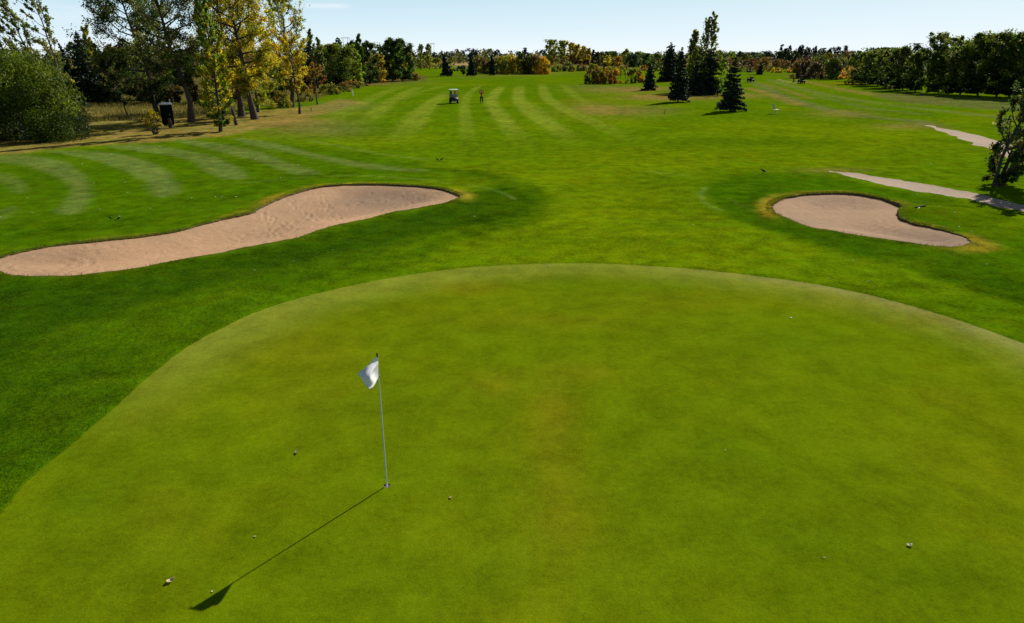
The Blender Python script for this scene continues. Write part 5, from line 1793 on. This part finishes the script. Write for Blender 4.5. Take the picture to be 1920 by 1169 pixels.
# ---- the golfer, at the top of the follow-through
def skinned(name, joints, edges, mat, parent=None, sub=2, root=0):
    me = bpy.data.meshes.new(name)
    me.from_pydata([j[:3] for j in joints], edges, [])
    o = bpy.data.objects.new(name, me)
    COL.objects.link(o)
    sk = o.modifiers.new("skin", "SKIN")
    sk.use_smooth_shade = True
    for i, j in enumerate(joints):
        r_ = j[3] if not isinstance(j[3], tuple) else j[3]
        me.skin_vertices[0].data[i].radius = r_ if isinstance(r_, tuple) else (r_, r_)
        me.skin_vertices[0].data[i].use_root = (i == root)
    sb = o.modifiers.new("sub", "SUBSURF")
    sb.levels = sb.render_levels = sub
    bpy.context.view_layer.update()
    dg = bpy.context.evaluated_depsgraph_get()
    m2 = bpy.data.meshes.new_from_object(o.evaluated_get(dg))
    o.modifiers.clear()
    o.data = m2
    m2.materials.clear()
    m2.materials.append(mat)
    for pz in m2.polygons:
        pz.use_smooth = True
    if parent:
        o.parent = parent
    return o


def limb_chain(joints, edges, start, pts):
    prev = start
    for q in pts:
        joints.append(q)
        edges.append((prev, len(joints) - 1))
        prev = len(joints) - 1
    return prev


# x to his right-hand side as seen by the camera, y away from the camera
gl = thing("golfer", "person in red shirt and black trousers finishing a golf swing, arms raised", "person", onground(903, 194.5), math.radians(-4))
J, E_ = [(0, 0, .92, (.15, .11))], []
i_w = limb_chain(J, E_, 0, [(.01, 0, 1.10, (.145, .105)), (.02, 0, 1.28, (.165, .11)), (.02, .01, 1.42, (.13, .10))])
i_n = limb_chain(J, E_, i_w, [(.02, .02, 1.50, .06), (.02, .035, 1.57, .062)])
i_h = limb_chain(J, E_, i_n, [(.02, .03, 1.64, (.083, .095)), (.02, .03, 1.72, (.078, .092)), (.02, .03, 1.77, .05)])
# far arm (leading) and near arm, hands together high over the left shoulder
iL = limb_chain(J, E_, i_w - 0, [(-.17, .02, 1.42, .062), (-.27, -.05, 1.50, .050), (-.20, -.02, 1.66, .040), (-.10, .03, 1.80, .033)])
iR = limb_chain(J, E_, i_w, [(.20, .03, 1.43, .062), (.30, -.03, 1.56, .050), (.16, -.05, 1.72, .040), (-.04, .02, 1.82, .033)])
# legs
for s_ in (-1, 1):
    limb_chain(J, E_, 0, [(.095 * s_, 0, .86, .10), (.13 * s_, -.02 if s_ < 0 else .02, .48, .066), (.15 * s_, .02, .26, .058), (.155 * s_, .02, .09, .045), (.165 * s_, -.10, .045, (.045, .035))])
body = skinned("body", J, E_, M_SKIN, gl)
# hands: a palm and five separate bent fingers each, closed round the grip
grip = np.array((-.075, .02, 1.83))
for (base_, side) in ((np.array((-.10, .03, 1.80)), -1), (np.array((-.04, .02, 1.82)), 1)):
    Jh, Eh = [(*base_, .030)], []
    kn = base_ + np.array((-.01 * side, -.005, .055))
    limb_chain(Jh, Eh, 0, [(*kn, .034)])
    for f in range(4):
        o_ = np.array((0.0, -.03 + .02 * f, .012 - .004 * f))
        l_ = (.034, .040, .037, .029)[f]
        q1 = kn + o_ + np.array((-.012 * side, 0, l_ * .7))
        q2 = q1 + np.array((-.030 * side, 0, .008))
        q3 = q2 + np.array((-.006 * side, 0, -l_ * .6))
        limb_chain(Jh, Eh, 1, [(*(kn + o_), .011), (*q1, .0095), (*q2, .009), (*q3, .008)])
    th0 = base_ + np.array((0, -.03, .02))
    limb_chain(Jh, Eh, 0, [(*th0, .013), (*(th0 + np.array((-.02 * side, -.01, .03))), .011), (*(th0 + np.array((-.035 * side, 0, .055))), .009)])
    skinned("hand", Jh, Eh, M_SKIN, gl, 1)
Js, Es = [(0, 0, .93, (.165, .125))], []
k = limb_chain(Js, Es, 0, [(.01, 0, 1.10, (.16, .12)), (.02, 0, 1.28, (.18, .125)), (.02, .01, 1.42, (.145, .115)), (.02, .015, 1.49, .075)])
limb_chain(Js, Es, k - 1, [(-.175, .02, 1.42, .075), (-.27, -.048, 1.50, .062), (-.205, -.022, 1.65, .052), (-.13, .015, 1.755, .044)])
limb_chain(Js, Es, k - 1, [(.205, .03, 1.43, .075), (.30, -.03, 1.56, .062), (.17, -.048, 1.71, .052), (.03, -.005, 1.785, .044)])
skinned("shirt", Js, Es, M_RED, gl)
Jt, Et = [(0, 0, .93, (.162, .122))], []
for s_ in (-1, 1):
    limb_chain(Jt, Et, 0, [(.098 * s_, 0, .84, .118), (.13 * s_, -.02 if s_ < 0 else .02, .48, .086), (.15 * s_, .02, .26, .076), (.156 * s_, .02, .085, .07)])
skinned("trousers", Jt, Et, M_TROUS, gl)
for s_ in (-1, 1):
    Jf = [(.155 * s_, .06, .05, .048), (.162 * s_, -.02, .05, .052), (.168 * s_, -.13, .04, .045), (.17 * s_, -.17, .035, .03)]
    skinned("shoe", Jf, [(0, 1), (1, 2), (2, 3)], M_BLACK, gl)
Jc = [(.02, .045, 1.74, (.092, .10)), (.02, .04, 1.80, (.075, .08)), (.02, .035, 1.825, .04)]
skinned("hair", Jc, [(0, 1), (1, 2)], M_HAIR, gl)
bm = bmesh.new()
for sx in (-.032, .032):
    r = bmesh.ops.create_uvsphere(bm, u_segments=8, v_segments=6, radius=.013)
    bmesh.ops.translate(bm, verts=r["verts"], vec=(.02 + sx, -.058, 1.70))
obj_bm("eyes", bm, M_BLACK, gl, True)
skinned("nose", [(.02, -.055, 1.69, .010), (.02, -.078, 1.665, .014), (.02, -.06, 1.655, .010)], [(0, 1), (1, 2)], M_SKIN, gl, 1)
skinned("mouth", [(-.005, -.055, 1.625, .006), (.02, -.062, 1.622, .008), (.045, -.055, 1.625, .006)], [(0, 1), (1, 2)], M_RED, gl, 1)
for sx in (-1, 1):
    skinned("ear", [(.02 + .082 * sx, .03, 1.66, (.012, .02)), (.02 + .090 * sx, .035, 1.70, (.012, .022))], [(0, 1)], M_SKIN, gl, 1)
club = thing("golf_club", "slender steel golf club held over the golfer's head", "golf club", gl.location, gl.rotation_euler.z)
w_ = Acc()
g0 = np.array((-.055, .03, 1.80))
w_.tube([g0, g0 + np.array((-.10, .06, .20))], [.014, .012], 6)
w_.build("grip", M_BLACK, club)
w_ = Acc()
w_.tube([g0 + np.array((-.10, .06, .20)), g0 + np.array((-.30, .28, .42))], [.007, .006], 6)
w_.build("shaft", M_STEEL, club)
w_ = Acc()
w_.tube([g0 + np.array((-.30, .28, .42)), g0 + np.array((-.34, .30, .44)), g0 + np.array((-.33, .36, .40))], [.012, .026, .02], 6)
w_.build("club_head", M_STEEL, club)

# pale chair on the open grass
chs = thing("lawn_chair", "small pale yellow chair standing alone on open grass right of the nearest spruce", "chair", onground(1453.5, 213.5), .35)
bm = bmesh.new()
box(bm, (0.05, 0, .45), (.50, .50, .04), Matrix.Rotation(-.05, 3, "Y"), .015)
obj_bm("seat", bm, M_YELLOWP, chs, True)
bm = bmesh.new()
box(bm, (-.30, 0, .78), (.04, .50, .62), Matrix.Rotation(-.32, 3, "Y"), .015)
obj_bm("backrest", bm, M_YELLOWP, chs, True)
for sx, sy in ((-.2, -.22), (-.2, .22), (.27, -.22), (.27, .22)):
    w_ = Acc()
    w_.tube([(sx, sy, .45), (sx * 1.25, sy * 1.05, 0)], [.02, .018], 6)
    w_.build("leg", M_GALV, chs)

# portable toilet in the shade of the cottonwoods
pt = thing("portable_toilet", "dark portable toilet with pale roof in the shade of the cottonwoods", "toilet", onground(316.5, 235), .45)
pt.scale = (.84, .84, .84)
bm = bmesh.new()
box(bm, (0, 0, 1.17), (1.25, 1.25, 2.1), None, .07)
obj_bm("cabin", bm, M_TOILET, pt, True)
bm = bmesh.new()
box(bm, (0, 0, 2.27), (1.30, 1.30, .16), None, .07)
box(bm, (0, 0, 2.37), (.9, .9, .10), None, .045)
obj_bm("roof", bm, M_ROOF, pt, True)
bm = bmesh.new()
box(bm, (0, -.632, 1.15), (.72, .03, 1.8), None, .01)
dr = obj_bm("door", bm, M_TOILET, pt)
bm = bmesh.new()
box(bm, (.27, -.665, 1.15), (.05, .04, .14), None, .01)
obj_bm("handle", bm, M_STEEL, dr)
w_ = Acc()
w_.tube([(.5, .5, 2.2), (.5, .5, 2.72)], [.055, .055], 10)
w_.build("vent_pipe", M_ROOF, pt)
for sx in (-.45, .45):
    bm = bmesh.new()
    box(bm, (sx, 0, .06), (.16, 1.35, .12), None, .02)
    obj_bm("skid", bm, M_BLACK, pt)


# posts and stumps
def post(name, label, cat, px, py, top, r_, mat, lean=0.0, cap=None, taper=.85):
    x, y, z = onground(px, py)
    h = height_to(y, top) - z
    o = thing(name, label, cat, (x, y, z))
    w = Acc()
    l_ = lean * fwd(y) / FPX
    w.tube([(0, 0, -.05), (l_ * .5, .02, h * .5), (l_, 0, h * .98), (l_, 0, h)], [r_ * 1.15, r_, r_ * taper, r_ * taper * .6], 9)
    w.build("shaft" if cap else "trunk", mat, o)
    if cap:
        w = Acc()
        w.tube([(l_, 0, h), (l_, 0, h + .03), (l_, 0, h + .06)], [r_ * 1.15, r_ * 1.15, r_ * .3], 9)
        w.build("cap", cap, o)
    return o


post("dead_trunk", "short leaning dead trunk between the bright poplar and the golden cottonwood", "tree stump", 443.5, 237, 203, .15, M_BARK, -4)
post("dead_trunk", "short dark dead trunk standing in front of the portable toilet", "tree stump", 321, 241, 222, .16, M_BARK, -1)
post("marker_post", "short dark post in the dry turf right of the slender leaning tree", "post", 583.5, 208.5, 202, .05, M_BARK, 0, M_BLACK)
post("marker_post", "short white post on the left edge of the striped fairway", "post", 661.5, 180, 171, .075, M_WHITE, 0, M_YELLOWP)
post("marker_post", "thin dark post on the grass left of the nearest spruce's shadow", "post", 1246, 214, 207.5, .03, M_BARK, 0, M_BLACK)
post("marker_post", "thin white stick beside a tiny cart on the far right fairway", "post", 1408.5, 136, 129, .07, M_WHITE, 0, M_WHITE)


# birds
def bird(px, py, rz, label, group=None, s=.62):
    x, y, z = onground(px, py)
    o = thing("crow", label, "bird", (x, y, z), rz, group)
    o.scale = (s, s, s)
    skinned("body", [(-.20, 0, .13, (.030, .018)), (-.09, 0, .16, (.052, .05)), (.02, 0, .20, (.066, .062)), (.10, 0, .25, (.048, .045)), (.145, 0, .295, .042), (.18, 0, .30, .030)],
            [(0, 1), (1, 2), (2, 3), (3, 4), (4, 5)], M_FEATH, o, 1, 2)
    w = Acc()
    w.tube([(.185, 0, .30), (.225, 0, .295), (.26, 0, .285)], [.022, .015, .003], 6)
    w.build("beak", M_BLACK, o)
    w = Acc()
    V = np.array([(-.17, -.03, .14), (-.17, .03, .14), (-.34, .045, .10), (-.34, -.045, .10), (-.17, -.03, .125), (-.17, .03, .125), (-.34, .045, .09), (-.34, -.045, .09)])
    w.add(V, [(0, 1, 2, 3), (7, 6, 5, 4), (0, 3, 7, 4), (1, 5, 6, 2), (3, 2, 6, 7), (0, 4, 5, 1)])
    w.build("tail", M_FEATH, o, False)
    for sy in (-.03, .03):
        w = Acc()
        w.tube([(.0, sy, .15), (-.015, sy, .08), (.0, sy, .01), (.05, sy, .005)], [.016, .009, .008, .004], 5)
        w.build("leg", M_BLACK, o)
    return o


bird(820.5, 303, 2.4, "black crow on the fairway, left one of a close pair above the left bunker", "crows on the fairway")
bird(828, 303, .4, "black crow on the fairway, right one of a close pair above the left bunker", "crows on the fairway")
bird(1431, 326, 2.7, "single black crow on the grass above the right bunker", "crows on the fairway", .8)
bird(207.5, 413, 3.0, "small dark bird in the mown grass above the long bunker, left of two", "small birds above the long bunker", .42)
bird(223, 413.5, .3, "small dark bird in the mown grass above the long bunker, right of two", "small birds above the long bunker", .42)


# power pylons far away
def pylon(px, top, label, dist=1150.0, wide=14.0):
    a_ = math.atan((px - CX) / FPX * math.cos(PITCH) / 1.0)
    k = (px - CX) / FPX
    y = dist
    x = k * fwd(y)
    z = float(hgt(x, y))
    h = height_to(y, top) - z
    o = thing("power_pylon", label, "pylon", (x, y, z), .1, "pylons on the left horizon")
    w = Acc()
    for sx in (-1, 1):
        for sy in (-1, 1):
            w.tube([(sx * wide * .22, sy * 2.2, 0), (sx * wide * .34, sy * .8, h * .98)], [.22, .16], 4)
        for q in range(9):
            z0, z1 = h * q / 9, h * (q + 1) / 9
            a0 = wide * (.22 + .12 * q / 9)
            s2 = 1 if q % 2 else -1
            w.tube([(sx * a0, s2 * 2.0 * (1 - q / 12), z0), (sx * a0, -s2 * 2.0 * (1 - (q + 1) / 12), z1)], [.12, .12], 4)
    w.build("legs", M_GALV, o, False)
    w = Acc()
    w.tube([(-wide * .62, 0, h * .985), (wide * .62, 0, h * .985)], [.22, .22], 4)
    w.tube([(-wide * .62, 0, h * .985), (-wide * .34, 0, h * 1.02), (wide * .34, 0, h * 1.02), (wide * .62, 0, h * .985)], [.16, .16, .16, .16], 4)
    w.build("crossarm", M_GALV, o, False)
    w = Acc()
    for sx in (-.55, 0, .55):
        w.tube([(sx * wide, 0, h * .985), (sx * wide, 0, h * .93)], [.16, .16], 5)
    w.build("insulators", M_GALV, o, False)
    return o


pylon(651, 71, "faint grey pylon seen above the dark clump, leftmost of the row", 950, 9)
pylon(709, 85, "faint grey pylon seen in the gap of the dark clump", 1050, 8)
pylon(768, 82, "faint grey pylon just right of the dark clump", 1050, 8)
pylon(812, 82, "faint grey lattice pylon beside the two narrow distant poplars", 1100, 6)

# longer grass of the rough on the near left: real blades
_rp = catmull(gps([(-60, 515), (200, 517), (400, 486), (560, 453), (700, 416), (850, 385), (900, 380), (880, 420), (740, 470), (640, 505), (540, 545), (460, 600), (390, 645), (320, 690), (240, 760),
                   (160, 830), (80, 905), (20, 965), (-40, 1025), (-160, 900)]), 3)


def _rough(rng, n):
    lo, hi = _rp.min(0), _rp.max(0)
    q = rng.uniform(lo, hi, (n * 4, 2))
    q = q[(dist_poly(_rp, q[:, 0], q[:, 1]) < -.05) & (sdf(GREEN, q[:, 0], q[:, 1]) > .02) & (sdf(BUNK_L, q[:, 0], q[:, 1], 9) > .12)]
    q = q[rng.random(len(q)) < np.clip((12 / np.hypot(q[:, 0], q[:, 1])) ** 1.2, .2, 1)][:n]
    return np.concatenate([q, hgt(q[:, 0], q[:, 1])[:, None] + .02], 1)


blades("rough_grass", "longer dark green rough grass between the long bunker and the putting green", _rough, .014, .034, .005, [(.042, .135, .003), (.055, .155, .003), (.050, .140, .003)], 120000, 410)
